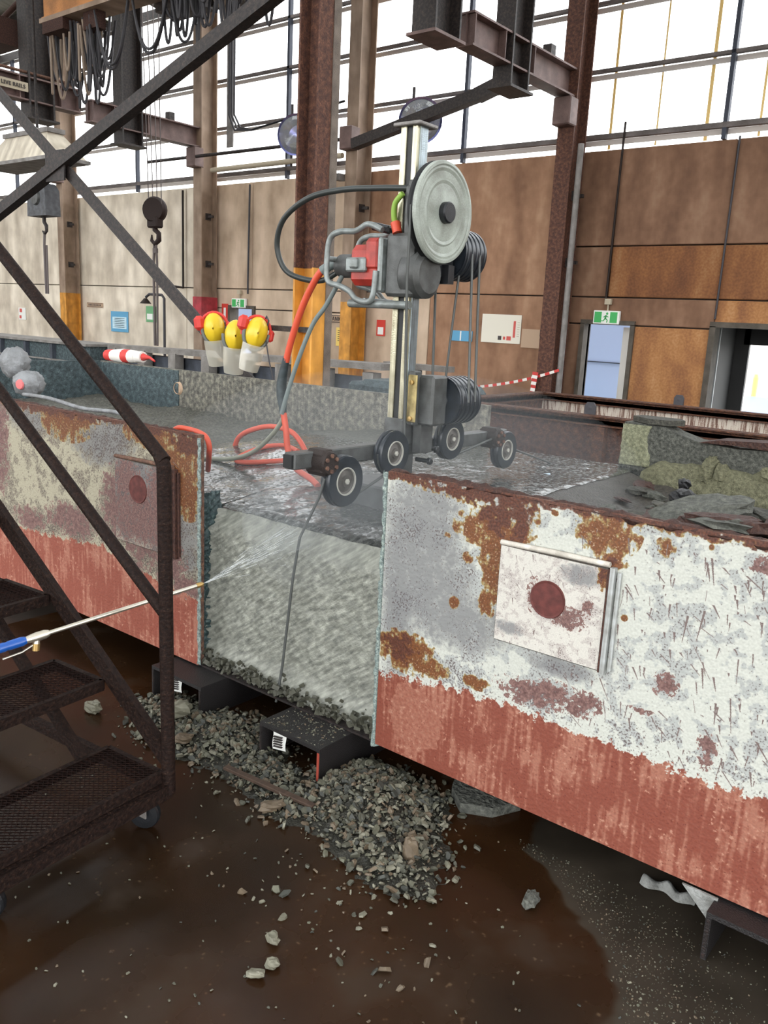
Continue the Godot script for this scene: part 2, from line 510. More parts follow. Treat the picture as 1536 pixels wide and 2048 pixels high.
	g.transparency = BaseMaterial3D.TRANSPARENCY_ALPHA
	g.albedo_color.a = 0.32
	g = mat("lamp_glass", C8(225, 228, 226), 0.08)
	g.transparency = BaseMaterial3D.TRANSPARENCY_ALPHA
	g.albedo_color.a = 0.3
	g = mat("droplet", C8(236, 240, 240), 0.05)
	g.transparency = BaseMaterial3D.TRANSPARENCY_ALPHA
	g.albedo_color.a = 0.28

func field(x0: float, x1: float, y0: float, y1: float, w: int, h: int, blobs: Array) -> PackedFloat32Array:
	# stains as soft ellipses, given as [centre x, centre y, radius x, radius y] in metres on the plate
	var f := PackedFloat32Array()
	f.resize(w * h)
	for b in blobs:
		var cx: float = (b[0] - x0) / (x1 - x0) * w
		var cy: float = (y1 - b[1]) / (y1 - y0) * h
		var rx: float = b[2] / (x1 - x0) * w * 1.5
		var ry: float = b[3] / (y1 - y0) * h * 1.5
		for yy in range(maxi(0, int(cy - ry)), mini(h, int(cy + ry) + 1)):
			var dy := (yy - cy) / ry
			for xx in range(maxi(0, int(cx - rx)), mini(w, int(cx + rx) + 1)):
				var dx := (xx - cx) / rx
				var d := 1.0 - dx * dx - dy * dy
				if d > 0.0:
					var k := yy * w + xx
					if d > f[k]:
						f[k] = d
	return f

func face_tex(x0: float, x1: float, y0: float, y1: float, w: int, h: int, sd: int, cfg: Dictionary) -> ImageTexture:
	var n1 := nbytes(sd, 0.022, 5, w, h, 1, 1, false)
	var n2 := nbytes(sd + 1, 0.13, 3, w, h, 1, 1, false)
	var n3 := nbytes(sd + 2, 0.05, 3, w, h, 1, 12, false)
	var n4 := nbytes(sd + 3, 0.006, 4, w, h, 1, 1, false)
	var n5 := nbytes(sd + 4, 0.055, 4, w, h, 1, 1, false)
	var fd := field(x0, x1, y0, y1, w, h, cfg.dark)
	var fo := field(x0, x1, y0, y1, w, h, cfg.ochre)
	var fb := field(x0, x1, y0, y1, w, h, cfg.bare)
	var fg := field(x0, x1, y0, y1, w, h, cfg.dirt)
	var fp := field(x0, x1, y0, y1, w, h, cfg.pink)
	var line: Array = cfg.line
	var edge := PackedFloat32Array()
	for xx in w:
		var X := x0 + (x1 - x0) * xx / w
		var e: float = line[0][1]
		for k in line.size() - 1:
			if X >= line[k][0] and X <= line[k + 1][0]:
				e = lerpf(line[k][1], line[k + 1][1], (X - line[k][0]) / (line[k + 1][0] - line[k][0]))
			elif X > line[k + 1][0]:
				e = line[k + 1][1]
		edge.append(e)
	var white: Color = cfg.white
	var grey: Color = cfg.grey
	var speck: float = cfg.speck
	var red: Color = cfg.red
	var d := PackedByteArray()
	d.resize(w * h * 3)
	var q := 0
	for yy in h:
		var Y := y1 - (y1 - y0) * yy / h
		var top: float = clampf((Y - cfg.rim) / 0.03, 0.0, 1.4)
		for xx in w:
			var k := yy * w + xx
			var a := n1[k] / 255.0
			var f := n2[k] / 255.0
			var s := n3[k] / 255.0
			var c4 := n4[k] / 255.0
			var r: float; var g: float; var b: float
			var e5 := n5[k] / 255.0
			var ed := Y - edge[xx] + (a - 0.5) * 0.07 + (f - 0.5) * 0.03
			if ed < 0.0:
				var lt := clampf((s - 0.5) * 0.9 + (c4 - 0.5) * 0.9 + (e5 - 0.5) * 0.45 + 0.04, 0.0, 0.36)
				if fp[k] + (a - 0.5) * 0.5 > 0.35:
					lt = 0.3 + (e5 - 0.5) * 0.35
				if f < 0.22 and a < 0.42:
					lt = -0.3
				if e5 > 0.74 and c4 > 0.5:
					lt = 0.6
				r = red.r + (0.80 - red.r) * lt; g = red.g + (0.64 - red.g) * lt; b = red.b + (0.55 - red.b) * lt
				var m := 0.96 + (f - 0.5) * 0.16
				r *= m; g *= m; b *= m
			else:
				# flaked paint: whiter scales over an older greyer coat, with hard edges
				var t := smoothstep(0.43, 0.50, a * 0.5 + c4 * 0.35 + e5 * 0.15)
				r = grey.r + (white.r - grey.r) * t; g = grey.g + (white.g - grey.g) * t; b = grey.b + (white.b - grey.b) * t
				var m1 := 1.0 + (f - 0.5) * 0.12
				r *= m1; g *= m1; b *= m1
				if fg[k] > 0.0:
					var dg := clampf((fg[k] * 0.9 + (a - 0.5) * 1.1 + (e5 - 0.5) * 0.7 + (f - 0.5) * 0.5), 0.0, 0.75)
					r += (0.42 - r) * dg; g += (0.42 - g) * dg; b += (0.425 - b) * dg
				var low := clampf(1.0 - ed / 0.16, 0.0, 1.0)
				if f < speck + low * 0.14 + minf(fg[k], 0.5) * 0.14 + (0.5 - a) * 0.3 + (0.5 - c4) * 0.3 + (0.5 - e5) * 0.2:
					r = r * 0.45 + 0.11; g = g * 0.45 + 0.075; b = b * 0.45 + 0.075
				if fb[k] > 0.0 and fb[k] + (f - 0.5) * 0.9 + (a - 0.5) * 1.6 + (e5 - 0.5) * 1.2 > 0.42:
					r = 0.42 + (f - 0.5) * 0.2 + (e5 - 0.5) * 0.2; g = 0.31 + (f - 0.5) * 0.18 + (e5 - 0.5) * 0.18; b = 0.29 + (f - 0.5) * 0.18 + (e5 - 0.5) * 0.16
			var ro := fo[k] + fd[k] * 0.6 + (a - 0.5) * 1.8 + (s - 0.5) * 0.9 + (e5 - 0.5) * 0.7 if fo[k] > 0.0 or fd[k] > 0.0 else 0.0
			if ro > 0.12:
				var t2 := clampf((ro - 0.12) / 0.16, 0.0, 0.92)
				var oc := clampf((ro - 0.24) / 0.42, 0.0, 1.0)
				var om := 0.92 + (f - 0.5) * 0.45
				var r2 := (0.62 - 0.20 * oc) * om; var g2 := (0.54 - 0.32 * oc) * om; var b2 := (0.34 - 0.27 * oc) * om
				r += (r2 - r) * t2; g += (g2 - g) * t2; b += (b2 - b) * t2
				if f > 0.70 and e5 > 0.5:
					r += (white.r - r) * 0.6; g += (white.g - g) * 0.6; b += (white.b - b) * 0.6
			var dk := maxf(fd[k] + (a - 0.5) * 1.5 + (e5 - 0.5) * 0.8 if fd[k] > 0.0 else 0.0, top + (a - 0.5) * 1.4 + (e5 - 0.5) * 0.8 if top > 0.0 else 0.0)
			if dk > 0.40:
				var t3 := clampf((dk - 0.40) / 0.3, 0.0, 0.92)
				r += (0.30 + (f - 0.5) * 0.24 - r) * t3; g += (0.155 + (f - 0.5) * 0.15 - g) * t3; b += (0.10 + (f - 0.5) * 0.12 - b) * t3
			d[q] = clampi(int(r * 255.0), 0, 255); d[q + 1] = clampi(int(g * 255.0), 0, 255); d[q + 2] = clampi(int(b * 255.0), 0, 255)
			q += 3
	# scratches: short knife-thin strokes of bare brown steel
	rng.seed = sd
	for k in int(cfg.scratches):
		var X: float = lerpf(cfg.scratch_x[0], cfg.scratch_x[1], rng.randf())
		var Y := rng.randf_range(0.62, 1.34)
		var px := (X - x0) / (x1 - x0) * w
		var py := (y1 - Y) / (y1 - y0) * h
		var ang := (rng.randf_range(1.25, 1.75) if rng.randf() < 0.65 else rng.randf_range(0.4, 1.1))
		var ln := rng.randf_range(4.0, 34.0) * (1.0 if rng.randf() < 0.85 else 2.4)
		var wd := rng.randf_range(0.8, 2.9)
		for st in int(ln * 2.0):
			var tt := st / (ln * 2.0)
			for ow in range(-int(wd), int(wd) + 1):
				var ix := int(px + cos(ang) * ln * tt + ow * (1.0 - tt))
				var iy := int(py + sin(ang) * ln * tt)
				if ix >= 0 and iy >= 0 and ix < w and iy < h:
					var z := (iy * w + ix) * 3
					d[z] = 104; d[z + 1] = 88; d[z + 2] = 84
	var im := Image.create_from_data(w, h, false, Image.FORMAT_RGB8, d)
	return ImageTexture.create_from_image(im)

func dry_edge(z: float) -> float:
	# where the puddle ends and the gritty dry floor begins
	var e := [[-3.6, -1.7], [-2.9, -1.5], [-2.70, -1.392], [-2.655, -1.212], [-2.50, -1.012], [-2.40, -0.872], [-2.14, -0.707], [-1.6, -0.58], [-1.0, -0.5], [1.6, -0.4]]
	for k in e.size() - 1:
		if z <= e[k + 1][0]:
			return lerpf(e[k][1], e[k + 1][1], clampf((z - e[k][0]) / (e[k + 1][0] - e[k][0]), 0, 1))
	return -0.4

func floor_textures(x0: float, x1: float, z0: float, z1: float, w: int, h: int) -> Array:
	var n1 := nbytes(41, 0.012, 5, w, h, 1, 1, false)
	var n2 := nbytes(42, 0.16, 3, w, h, 1, 1, false)
	var n4 := nbytes(43, 0.004, 3, w, h, 1, 1, false)
	var d := PackedByteArray()
	var ro := PackedByteArray()
	d.resize(w * h * 3)
	ro.resize(w * h)
	var q := 0
	for yy in h:
		var Z := z0 + (z1 - z0) * yy / h
		var e := dry_edge(Z)
		for xx in w:
			var k := yy * w + xx
			var X := x0 + (x1 - x0) * xx / w
			var a := n1[k] / 255.0
			var f := n2[k] / 255.0
			var c4 := n4[k] / 255.0
			var dry := X - e + (a - 0.5) * 0.22
			var r := 0.165 + (a - 0.5) * 0.05 + (c4 - 0.5) * 0.08
			var g := 0.105 + (a - 0.5) * 0.04 + (c4 - 0.5) * 0.03
			var b := 0.058 + (a - 0.5) * 0.03
			var rr := 0.24 + clampf((a - 0.5) * 0.3, 0.0, 0.2)
			if a > 0.66:   # grey silt islands in the puddle
				var t := clampf((a - 0.66) / 0.2, 0.0, 1.0) * 0.5
				r += (0.20 - r) * t; g += (0.165 - g) * t; b += (0.135 - b) * t
				rr += t * 0.15
			if dry > 0.0:
				var t := clampf(dry / 0.03, 0.0, 1.0)
				r += (0.205 + (a - 0.5) * 0.12 - r) * t; g += (0.18 + (a - 0.5) * 0.11 - g) * t; b += (0.15 + (a - 0.5) * 0.1 - b) * t
				rr += (0.55 - rr) * t
			elif f > 0.83 and a > 0.5:
				r += 0.14; g += 0.13; b += 0.11
			d[q] = clampi(int(r * 255.0), 0, 255); d[q + 1] = clampi(int(g * 255.0), 0, 255); d[q + 2] = clampi(int(b * 255.0), 0, 255)
			ro[k] = clampi(int(rr * 255.0), 0, 255)
			q += 3
	return [ImageTexture.create_from_image(Image.create_from_data(w, h, false, Image.FORMAT_RGB8, d)), grey_tex(ro, w, h)]

# ---------- the setting
func build_floor() -> void:
	var ft := floor_textures(-5.0, 1.6, -3.6, 1.6, 1100, 868)
	var m := StandardMaterial3D.new()
	m.resource_name = "wet_floor"
	m.albedo_texture = ft[0]
	m.roughness_texture = ft[1]
	m.roughness = 1.0
	m.metallic_specular = 0.3
	m.normal_enabled = true
	m.normal_texture = T.n_lump
	m.normal_scale = 0.05
	M["wet_floor"] = m
	mat("floor_far", C8(60, 50, 43), 0.5, 0.0, T.blotch, 0.5)
	var f := struct_node("floor")
	var mb := MB.new()
	mb.quad(Vector3(-5, 0, 1.6), Vector3(1.6, 0, 1.6), Vector3(1.6, 0, -3.6), Vector3(-5, 0, -3.6))
	mb.quad(Vector3(-5, -0.3, -3.6), Vector3(1.6, -0.3, -3.6), Vector3(1.6, -0.3, 1.6), Vector3(-5, -0.3, 1.6))
	part("wet_concrete", mb, m, f)
	mb = MB.new()
	for r in [[-42.0, -5.0, -15.2, 10.2], [1.6, 12.2, -15.2, 10.2], [-5.0, 1.6, -15.2, -3.6], [-5.0, 1.6, 1.6, 10.2]]:
		mb.box(Vector3((r[0] + r[1]) / 2, -0.15, (r[2] + r[3]) / 2), Vector3(r[1] - r[0], 0.3, r[3] - r[2]))
	part("dry_concrete", mb, M.floor_far, f)
	var yard := MB.new()
	yard.box(Vector3(-15, -0.25, -27), Vector3(60, 0.3, 23.4))
	solo("yard_ground", yard, M.outside, "", "", "", "structure")

func panel(parent: Node3D, x0: float, x1: float, y0: float, y1: float, m: Material) -> void:
	var mb := MB.new()
	var jx := 0.012 + 0.006 * rng.randf()
	mb.box(Vector3((x0 + x1) / 2, (y0 + y1) / 2, -15.1), Vector3(x1 - x0 - jx, y1 - y0 - 0.022, 0.2), Basis.IDENTITY, 0.012)
	part("panel", mb, m, parent)

func build_walls() -> void:
	rng.seed = 5
	var w := struct_node("wall_back")
	var back := MB.new()
	# dark backing in the joints behind the panels, with the three openings left free
	for r in [[-42.0, -17.22, 0.0, 5.16], [-16.39, -7.27, 0.0, 5.16], [-6.37, -4.86, 0.0, 5.16], [-3.3, 12.0, 0.0, 5.16], [-17.22, -16.39, 2.13, 5.16], [-7.27, -6.37, 2.13, 5.16], [-4.86, -3.3, 2.17, 5.16]]:
		back.box(Vector3((r[0] + r[1]) / 2, (r[2] + r[3]) / 2, -15.19), Vector3(r[1] - r[0], r[3] - r[2], 0.1))
	part("backing", back, M.print_dark, w)
	var top := 5.18
	# bays from the far end: [x0, x1, lower material, upper material, joint between the upper rows]
	for s in [[-42.0, -36.5], [-36.5, -30.6], [-30.6, -24.2]]:
		panel(w, s[0], s[1], 0.0, 2.62, M.wall_pale); panel(w, s[0], s[1], 2.62, top, M.wall_pale)
	for s in [[-24.2, -19.05], [-19.05, -17.9]]:
		panel(w, s[0], s[1], 0.0, 2.62, M.wall_pale); panel(w, s[0], s[1], 2.62, top, M.wall_pale)
	panel(w, -17.9, -17.22, 0.0, 2.13, M.wall_tan); panel(w, -16.39, -12.9, 0.0, 2.13, M.wall_tan); panel(w, -17.9, -12.9, 2.13, 2.62, M.wall_tan)
	panel(w, -17.9, -16.47, 2.62, top, M.wall_tan); panel(w, -16.47, -12.9, 2.62, top, M.wall_tan)
	panel(w, -12.9, -10.9, 0.0, 2.62, M.wall_tan); panel(w, -10.9, -7.75, 0.0, 2.62, M.wall_dun)
	panel(w, -12.9, -10.9, 2.62, top, M.wall_dun); panel(w, -10.9, -7.75, 2.62, top, M.wall_dun)
	panel(w, -7.75, -7.27, 0.0, 2.13, M.wall_brown); panel(w, -6.37, -4.9, 0.0, 2.13, M.wall_ochre); panel(w, -7.75, -4.9, 2.13, 2.62, M.wall_brown)
	panel(w, -7.75, -6.89, 2.62, 3.52, M.wall_brown); panel(w, -6.89, -4.9, 2.62, 3.52, M.wall_mid)
	panel(w, -7.75, -6.89, 3.52, top, M.wall_brown); panel(w, -6.89, -4.9, 3.52, top, M.wall_brown)
	panel(w, -4.9, -2.4, 2.17, 2.62, M.wall_ochre); panel(w, -4.9, -2.4, 2.62, 3.52, M.wall_mid); panel(w, -4.9, -2.4, 3.52, top, M.wall_brown)
	panel(w, -3.3, 12.0, 0.0, 2.17, M.wall_brown); panel(w, -2.4, 12.0, 2.17, top, M.wall_brown)
	# left, right and front walls of the hall, with thickness
	var l := MB.new()
	l.box(Vector3(-42.1, 4.75, -2.5), Vector3(0.2, 9.5, 25.4))
	struct("wall_left", l, M.wall_plain)
	var r2 := MB.new()
	r2.box(Vector3(12.1, 4.75, -10.6), Vector3(0.2, 9.5, 9.2)); r2.box(Vector3(12.1, 4.75, 8.6), Vector3(0.2, 9.5, 3.2)); r2.box(Vector3(12.1, 8.0, 0.5), Vector3(0.2, 3.0, 13.0))
	struct("wall_right", r2, M.wall_plain)
	var fr := MB.new()
	fr.box(Vector3(-27.0, 1.25, 10.1), Vector3(30.0, 2.5, 0.2)); fr.box(Vector3(9.5, 1.25, 10.1), Vector3(5.0, 2.5, 0.2))
	struct("wall_front", fr, M.wall_plain)

func build_window() -> void:
	# glazed upper wall: sheets between girts and mullions; the same along the front of the hall
	var w := struct_node("window_1")
	var girts := [5.40, 6.5, 7.6, 8.65, 9.5]
	var mull := [-42.0, -34.5, -27.7, -21.2, -15.3, -10.3, -5.14, 0.0, 5.2, 12.0]
	for k in mull.size() - 1:
		for j in girts.size():
			var y0: float = 5.18 if j == 0 else girts[j - 1]
			var mb := MB.new()
			mb.box(Vector3((mull[k] + mull[k + 1]) / 2, (y0 + girts[j]) / 2, -15.12), Vector3(mull[k + 1] - mull[k] - 0.02, girts[j] - y0 - 0.02, 0.006))
			part("pane", mb, M.pane, w)
	for k in range(1, mull.size() - 1):
		var mb := MB.new()
		mb.box(Vector3(mull[k], 7.34, -15.02), Vector3(0.07, 4.32, 0.1))
		part("mullion", mb, M.mullion, w)
	for y in girts:
		var mb := MB.new()
		mb.box(Vector3(-15, y, -15.02), Vector3(54, 0.085 if y < 5.5 else 0.055, 0.10))
		part("girt", mb, M.girt, w)
		mb = MB.new()
		mb.box(Vector3(-15, y - 0.085, -15.09), Vector3(54, 0.09, 0.012))
		part("girt_lip", mb, M.girt_lip, w)
	for k in 12:   # overlapped edges of the sheets at the right, stained yellow
		var mb := MB.new()
		mb.box(Vector3(-7.2 + k * 0.86, 6.95, -15.1), Vector3([0.05, 0.03, 0.06, 0.04][k % 4], 3.5, 0.004))
		part("sheet_lap", mb, M.sheet_lap, w)
	var f := struct_node("window_2")
	for k in 9:
		var mb := MB.new()
		mb.box(Vector3(-39 + k * 6.0, 6.0, 10.1), Vector3(5.9, 7.0, 0.006))
		part("pane", mb, M.pane, f)
		mb = MB.new()
		mb.box(Vector3(-36 + k * 6.0, 6.0, 10.05), Vector3(0.1, 7.0, 0.1))
		part("mullion", mb, M.mullion, f)
	# roof: sheets on purlins, every third sheet translucent
	var c := struct_node("ceiling")
	for k in 27:
		for side in [-1, 1]:
			var z0 := -15.3 if side < 0 else 10.3
			var a := Vector3(-42 + k * 2.0, 9.5, z0)
			var b := Vector3(-42 + k * 2.0, 11.3, -2.5)
			var mb := MB.new()
			mb.bar(a + Vector3(1, 0, 0), b + Vector3(1, 0, 0), 1.99, 0.03)
			part("skylight" if k % 3 == 1 else "roof_sheet", mb, M.skylight_sheet if k % 3 == 1 else M.roof_sheet, c)
	for k in 9:
		for side in [-1, 1]:
			var t := (k + 0.3) / 9.0
			var mb := MB.new()
			mb.box(Vector3(-15, lerpf(9.5, 11.3, t) - 0.13, lerpf(-15.2 if side < 0 else 10.2, -2.5, t)), Vector3(54, 0.2, 0.07))
			part("purlin", mb, M.steel_dark, c)

func build_doors() -> void:
	# doorway with a white leaf folded back, blue cladding outside
	var d := struct_node("door_1")
	var mb := MB.new()
	for s in [[-7.31, 1.07, 0.08, 2.14], [-6.33, 1.07, 0.08, 2.14], [-6.82, 2.17, 1.06, 0.08]]:
		mb.box(Vector3(s[0], s[1], -15.08), Vector3(s[2], s[3], 0.26))
	part("door_frame", mb, M.door_frame, d)
	mb = MB.new()
	mb.box(Vector3(-6.66, 1.05, -15.6), Vector3(0.2, 2.1, 0.045))
	part("door_leaf", mb, M.door_white, d)
	mb = MB.new()
	mb.box(Vector3(-9.0, 1.6, -18.2), Vector3(6.0, 3.2, 0.1))
	solo("cladding_wall", mb, M.cladding_blue, "", "", "", "structure")
	mb = MB.new()
	mb.box(Vector3(-9.0, 1.33, -18.14), Vector3(6.0, 0.02, 0.02))
	part("cladding_joint", mb, M.mullion, get_node("cladding_wall"))
	mb = MB.new()
	mb.grid(8, 6, func(s, t): return Vector3(-9.5 + s * 1.0, -0.1 + (1.0 - s) * 0.9 * sin(t * PI), -17.7 + t * 0.5))
	solo("tarpaulin", mb, mat("tarp", C8(120, 190, 200), 0.5), "turquoise tarpaulin heaped outside the blue doorway", "tarpaulin")
	# wide doorway into a dark lobby that opens to daylight
	d = struct_node("door_2")
	mb = MB.new()
	for s in [[-4.90, 1.09, 0.10, 2.18], [-3.26, 1.09, 0.10, 2.18], [-4.08, 2.21, 1.74, 0.09]]:
		mb.box(Vector3(s[0], s[1], -15.06), Vector3(s[2], s[3], 0.24))
	part("door_frame", mb, M.door_frame, d)
	mb = MB.new()
	mb.box(Vector3(-5.2, 1.15, -16.2), Vector3(0.08, 2.3, 2.0)); mb.box(Vector3(-2.9, 1.15, -16.2), Vector3(0.08, 2.3, 2.0))
	mb.box(Vector3(-4.05, 2.35, -16.2), Vector3(2.4, 0.1, 2.0)); mb.box(Vector3(-5.05, 1.15, -17.2), Vector3(0.32, 2.3, 0.08)); mb.box(Vector3(-3.06, 1.15, -17.2), Vector3(0.4, 2.3, 0.08)); mb.box(Vector3(-3.9, 2.1, -17.2), Vector3(2.2, 0.42, 0.08))
	part("lobby", mb, M.dark_panel, d)
	for zz in [-15.5, -16.15]:
		mb = MB.new()
		mb.box(Vector3(-5.14, 1.1, zz), Vector3(0.03, 2.2, 0.04))
		part("door_rail", mb, M.pale_rail, d)
	mb = MB.new()
	mb.box(Vector3(-5.2, 0.31, -20.5), Vector3(1.2, 0.82, 0.06))
	solo("garden_board", mb, M.cladding_blue, "pale blue board standing outside the dark lobby", "board")
	mb = MB.new()
	mb.lathe([[0.0, 0.5], [0.04, 0.5], [0.06, 0.42], [0.06, 0.0], [0.0, 0.0]], Vector3(-5.6, 0.72, -20.5), Vector3.UP, 12)
	solo("yellow_drum", mb, M.sign_yellow, "slim yellow container on the pale blue board outside", "container")
	# far small doorway
	d = struct_node("door_3")
	mb = MB.new()
	for s in [[-17.26, 1.07, 0.08, 2.14], [-16.35, 1.07, 0.08, 2.14], [-16.8, 2.17, 0.99, 0.08]]:
		mb.box(Vector3(s[0], s[1], -15.06), Vector3(s[2], s[3], 0.24))
	part("door_frame", mb, M.door_frame, d)
	mb = MB.new()
	mb.box(Vector3(-18.0, 1.6, -18.2), Vector3(6.0, 3.2, 0.1))
	solo("cladding_wall", mb, M.cladding_blue, "", "", "", "structure")

func exit_sign(x0: float, x1: float, y0: float, y1: float, label: String) -> void:
	var w := x1 - x0
	var h := y1 - y0
	var t := thing("exit_sign", label, "sign", Vector3((x0 + x1) / 2, y0, -14.97), "exit signs over the doorways")
	var mb := MB.new()
	mb.box(Vector3((x0 + x1) / 2, (y0 + y1) / 2, -14.95), Vector3(w, h, 0.07), Basis.IDENTITY, 0.01)
	part("case", mb, M.paper_white, t)
	for k in 2:
		mb = MB.new()
		mb.box(Vector3(x0 + w * (0.19 if k == 0 else 0.79), (y0 + y1) / 2, -14.912), Vector3(w * 0.27, h * 0.8, 0.006))
		part("green_field", mb, M.sign_green, t)
	# running figure
	mb = MB.new()
	var cx := (x0 + x1) / 2
	var z := -14.908
	mb.lathe([[0.0, 0.0], [0.022, 0.0], [0.022, 0.004], [0.0, 0.004]], Vector3(cx + 0.02, y0 + h * 0.78, z), Vector3.BACK, 12)
	for s in [[0.0, 0.66, -0.01, 0.42, 0.03], [-0.005, 0.62, -0.05, 0.5, 0.014], [0.0, 0.62, 0.05, 0.52, 0.014], [-0.01, 0.44, 0.035, 0.28, 0.018], [0.035, 0.28, 0.02, 0.12, 0.016], [-0.01, 0.44, -0.045, 0.24, 0.018], [-0.045, 0.24, -0.085, 0.24, 0.014]]:
		mb.bar(Vector3(cx + s[0], y0 + h * s[1], z), Vector3(cx + s[2], y0 + h * s[3], z), s[4], 0.004, Vector3.BACK)
	part("running_figure", mb, M.sign_green, t)
	mb = MB.new()
	mb.tube([Vector3(cx, y1, -14.96), Vector3(cx, y1 + 0.14, -14.96)], 0.015, 8)
	mb.box(Vector3(cx, y1 + 0.16, -14.95), Vector3(0.12, 0.1, 0.06))
	part("bracket", mb, M.sign_tan, t)

func text(called: String, s: String, at: Vector3, size: float, m: Material, parent: Node3D, turn := 0.0) -> void:
	var tm := TextMesh.new()
	var f := SystemFont.new()
	f.font_names = PackedStringArray(["Droid Sans"])
	f.font_weight = 700
	tm.font = f
	tm.text = s
	tm.font_size = 64
	tm.pixel_size = size / 64.0
	tm.depth = 0.006
	tm.material = m
	var o := MeshInstance3D.new()
	o.name = called
	o.mesh = tm
	o.position = at - parent.position
	o.rotation.y = turn
	parent.add_child(o, true)

func board(called: String, label: String, cat: String, x0: float, x1: float, y0: float, y1: float, m: Material) -> Node3D:
	var t := thing(called, label, cat, Vector3((x0 + x1) / 2, y0, -14.98))
	var mb := MB.new()
	mb.box(Vector3((x0 + x1) / 2, (y0 + y1) / 2, -14.985), Vector3(x1 - x0, y1 - y0, 0.016))
	part("sheet", mb, m, t)
	return t

func marks(t: Node3D, rects: Array, called: String, m: Material) -> void:
	var mb := MB.new()
	for r in rects:
		mb.box(Vector3((r[0] + r[1]) / 2, (r[2] + r[3]) / 2, -14.976), Vector3(r[1] - r[0], r[3] - r[2], 0.006))
	part(called, mb, m, t)

func build_signs() -> void:
	exit_sign(-7.09, -6.58, 2.14, 2.38, "green running-man exit sign over the blue doorway beside the rusty column")
	exit_sign(-17.13, -16.61, 2.15, 2.38, "green exit sign over the small far doorway behind the helmets")
	var b := board("notice_board", "large cream notice board with red print on brown wall", "board", -9.54, -8.63, 1.68, 2.24, M.paper)
	marks(b, [[-8.80, -8.75, 1.80, 2.12]], "red_bar", M.print_red)
	marks(b, [[-8.94, -8.84, 1.74, 1.82], [-9.02, -8.97, 1.75, 1.81]], "red_block", M.print_red)
	marks(b, [[-9.14, -9.06, 1.74, 1.82]], "black_block", M.print_dark)
	marks(b, range(7).map(func(k): return [-8.71, -8.66, 1.82 + k * 0.045, 1.83 + k * 0.045]), "list_lines", M.sign_tan)
	b = board("blue_notice", "long blue and white notice left of the cream board", "sign", -10.3, -9.76, 1.67, 1.88, M.print_blue)
	marks(b, [[-10.06, -10.03, 1.68, 1.87], [-9.80, -9.77, 1.67, 1.88]], "white_strip", M.paper_white)
	b = board("blue_poster", "blue poster with white text lines on pale wall", "poster", -22.58, -21.72, 1.31, 1.90, M.print_blue)
	marks(b, [[-22.5, -21.8, 1.4, 1.74]], "text_panel", M.print_pale_blue)
	marks(b, range(6).map(func(k): return [-22.4, -21.9, 1.44 + k * 0.05, 1.455 + k * 0.05]), "text_line", M.print_blue)
	b = board("green_notice", "pale green notice beside the emergency shower pipe", "sign", -20.85, -20.4, 1.65, 2.09, M.print_green)
	marks(b, [[-20.8, -20.55, 1.72, 1.88], [-20.52, -20.44, 1.72, 1.88]], "white_field", M.paper_white)
	b = board("wall_plate", "beige lettered plate beside the yellow based column", "sign", -23.83, -22.99, 1.98, 2.12, M.sign_beige)
	marks(b, [[-23.81, -23.01, 2.095, 2.108], [-23.81, -23.01, 1.992, 2.005]], "border", M.print_dark)
	marks(b, range(9).map(func(k): return [-23.74 + k * 0.075, -23.69 + k * 0.075, 2.03, 2.07]), "lettering", M.print_dark)
	b = board("paper_sheet", "white paper with red print taped to far pale wall", "paper", -27.93, -27.48, 1.46, 1.85, M.paper_white)
	marks(b, [[-27.85, -27.7, 1.7, 1.82], [-27.88, -27.75, 1.5, 1.6]], "red_print", M.print_red)
	b = board("fire_sign", "small red fire extinguisher sign beside the red banded column", "sign", -17.58, -17.34, 1.83, 2.24, M.sign_red)
	marks(b, [[-17.5, -17.42, 1.9, 2.14]], "white_symbol", M.paper_white)
	b = board("tank_sign", "framed beige tank sign beside the yellow column foot", "sign", -13.95, -13.32, 1.91, 2.08, M.sign_beige)
	marks(b, [[-13.94, -13.33, 2.06, 2.075], [-13.94, -13.33, 1.915, 1.93], [-13.345, -13.325, 1.915, 2.075]], "border", M.print_dark)
	text("lettering", "R TANK", Vector3(-13.63, 1.995, -14.972), 0.13, M.print_dark, b)
	b = board("yellow_notice", "yellow safety notice beside the far yellow column foot", "sign", -13.53, -13.23, 1.38, 1.80, M.sign_yellow)
	marks(b, range(6).map(func(k): return [-13.48, -13.28, 1.5 + k * 0.045, 1.515 + k * 0.045]), "text_line", M.print_dark)
	b = board("fire_point_sign", "red and white fire point sign behind the saw mast", "sign", -12.32, -12.08, 1.67, 2.02, M.sign_red)
	marks(b, [[-12.28, -12.12, 1.7, 1.86]], "white_field", M.paper_white)
	b = board("grey_sheet", "torn brown sheet beside the cream board", "paper", -8.6, -8.1, 1.62, 1.98, M.sign_beige)
	marks(b, [[-8.2, -8.1, 1.85, 1.98]], "loose_corner", M.print_dark)

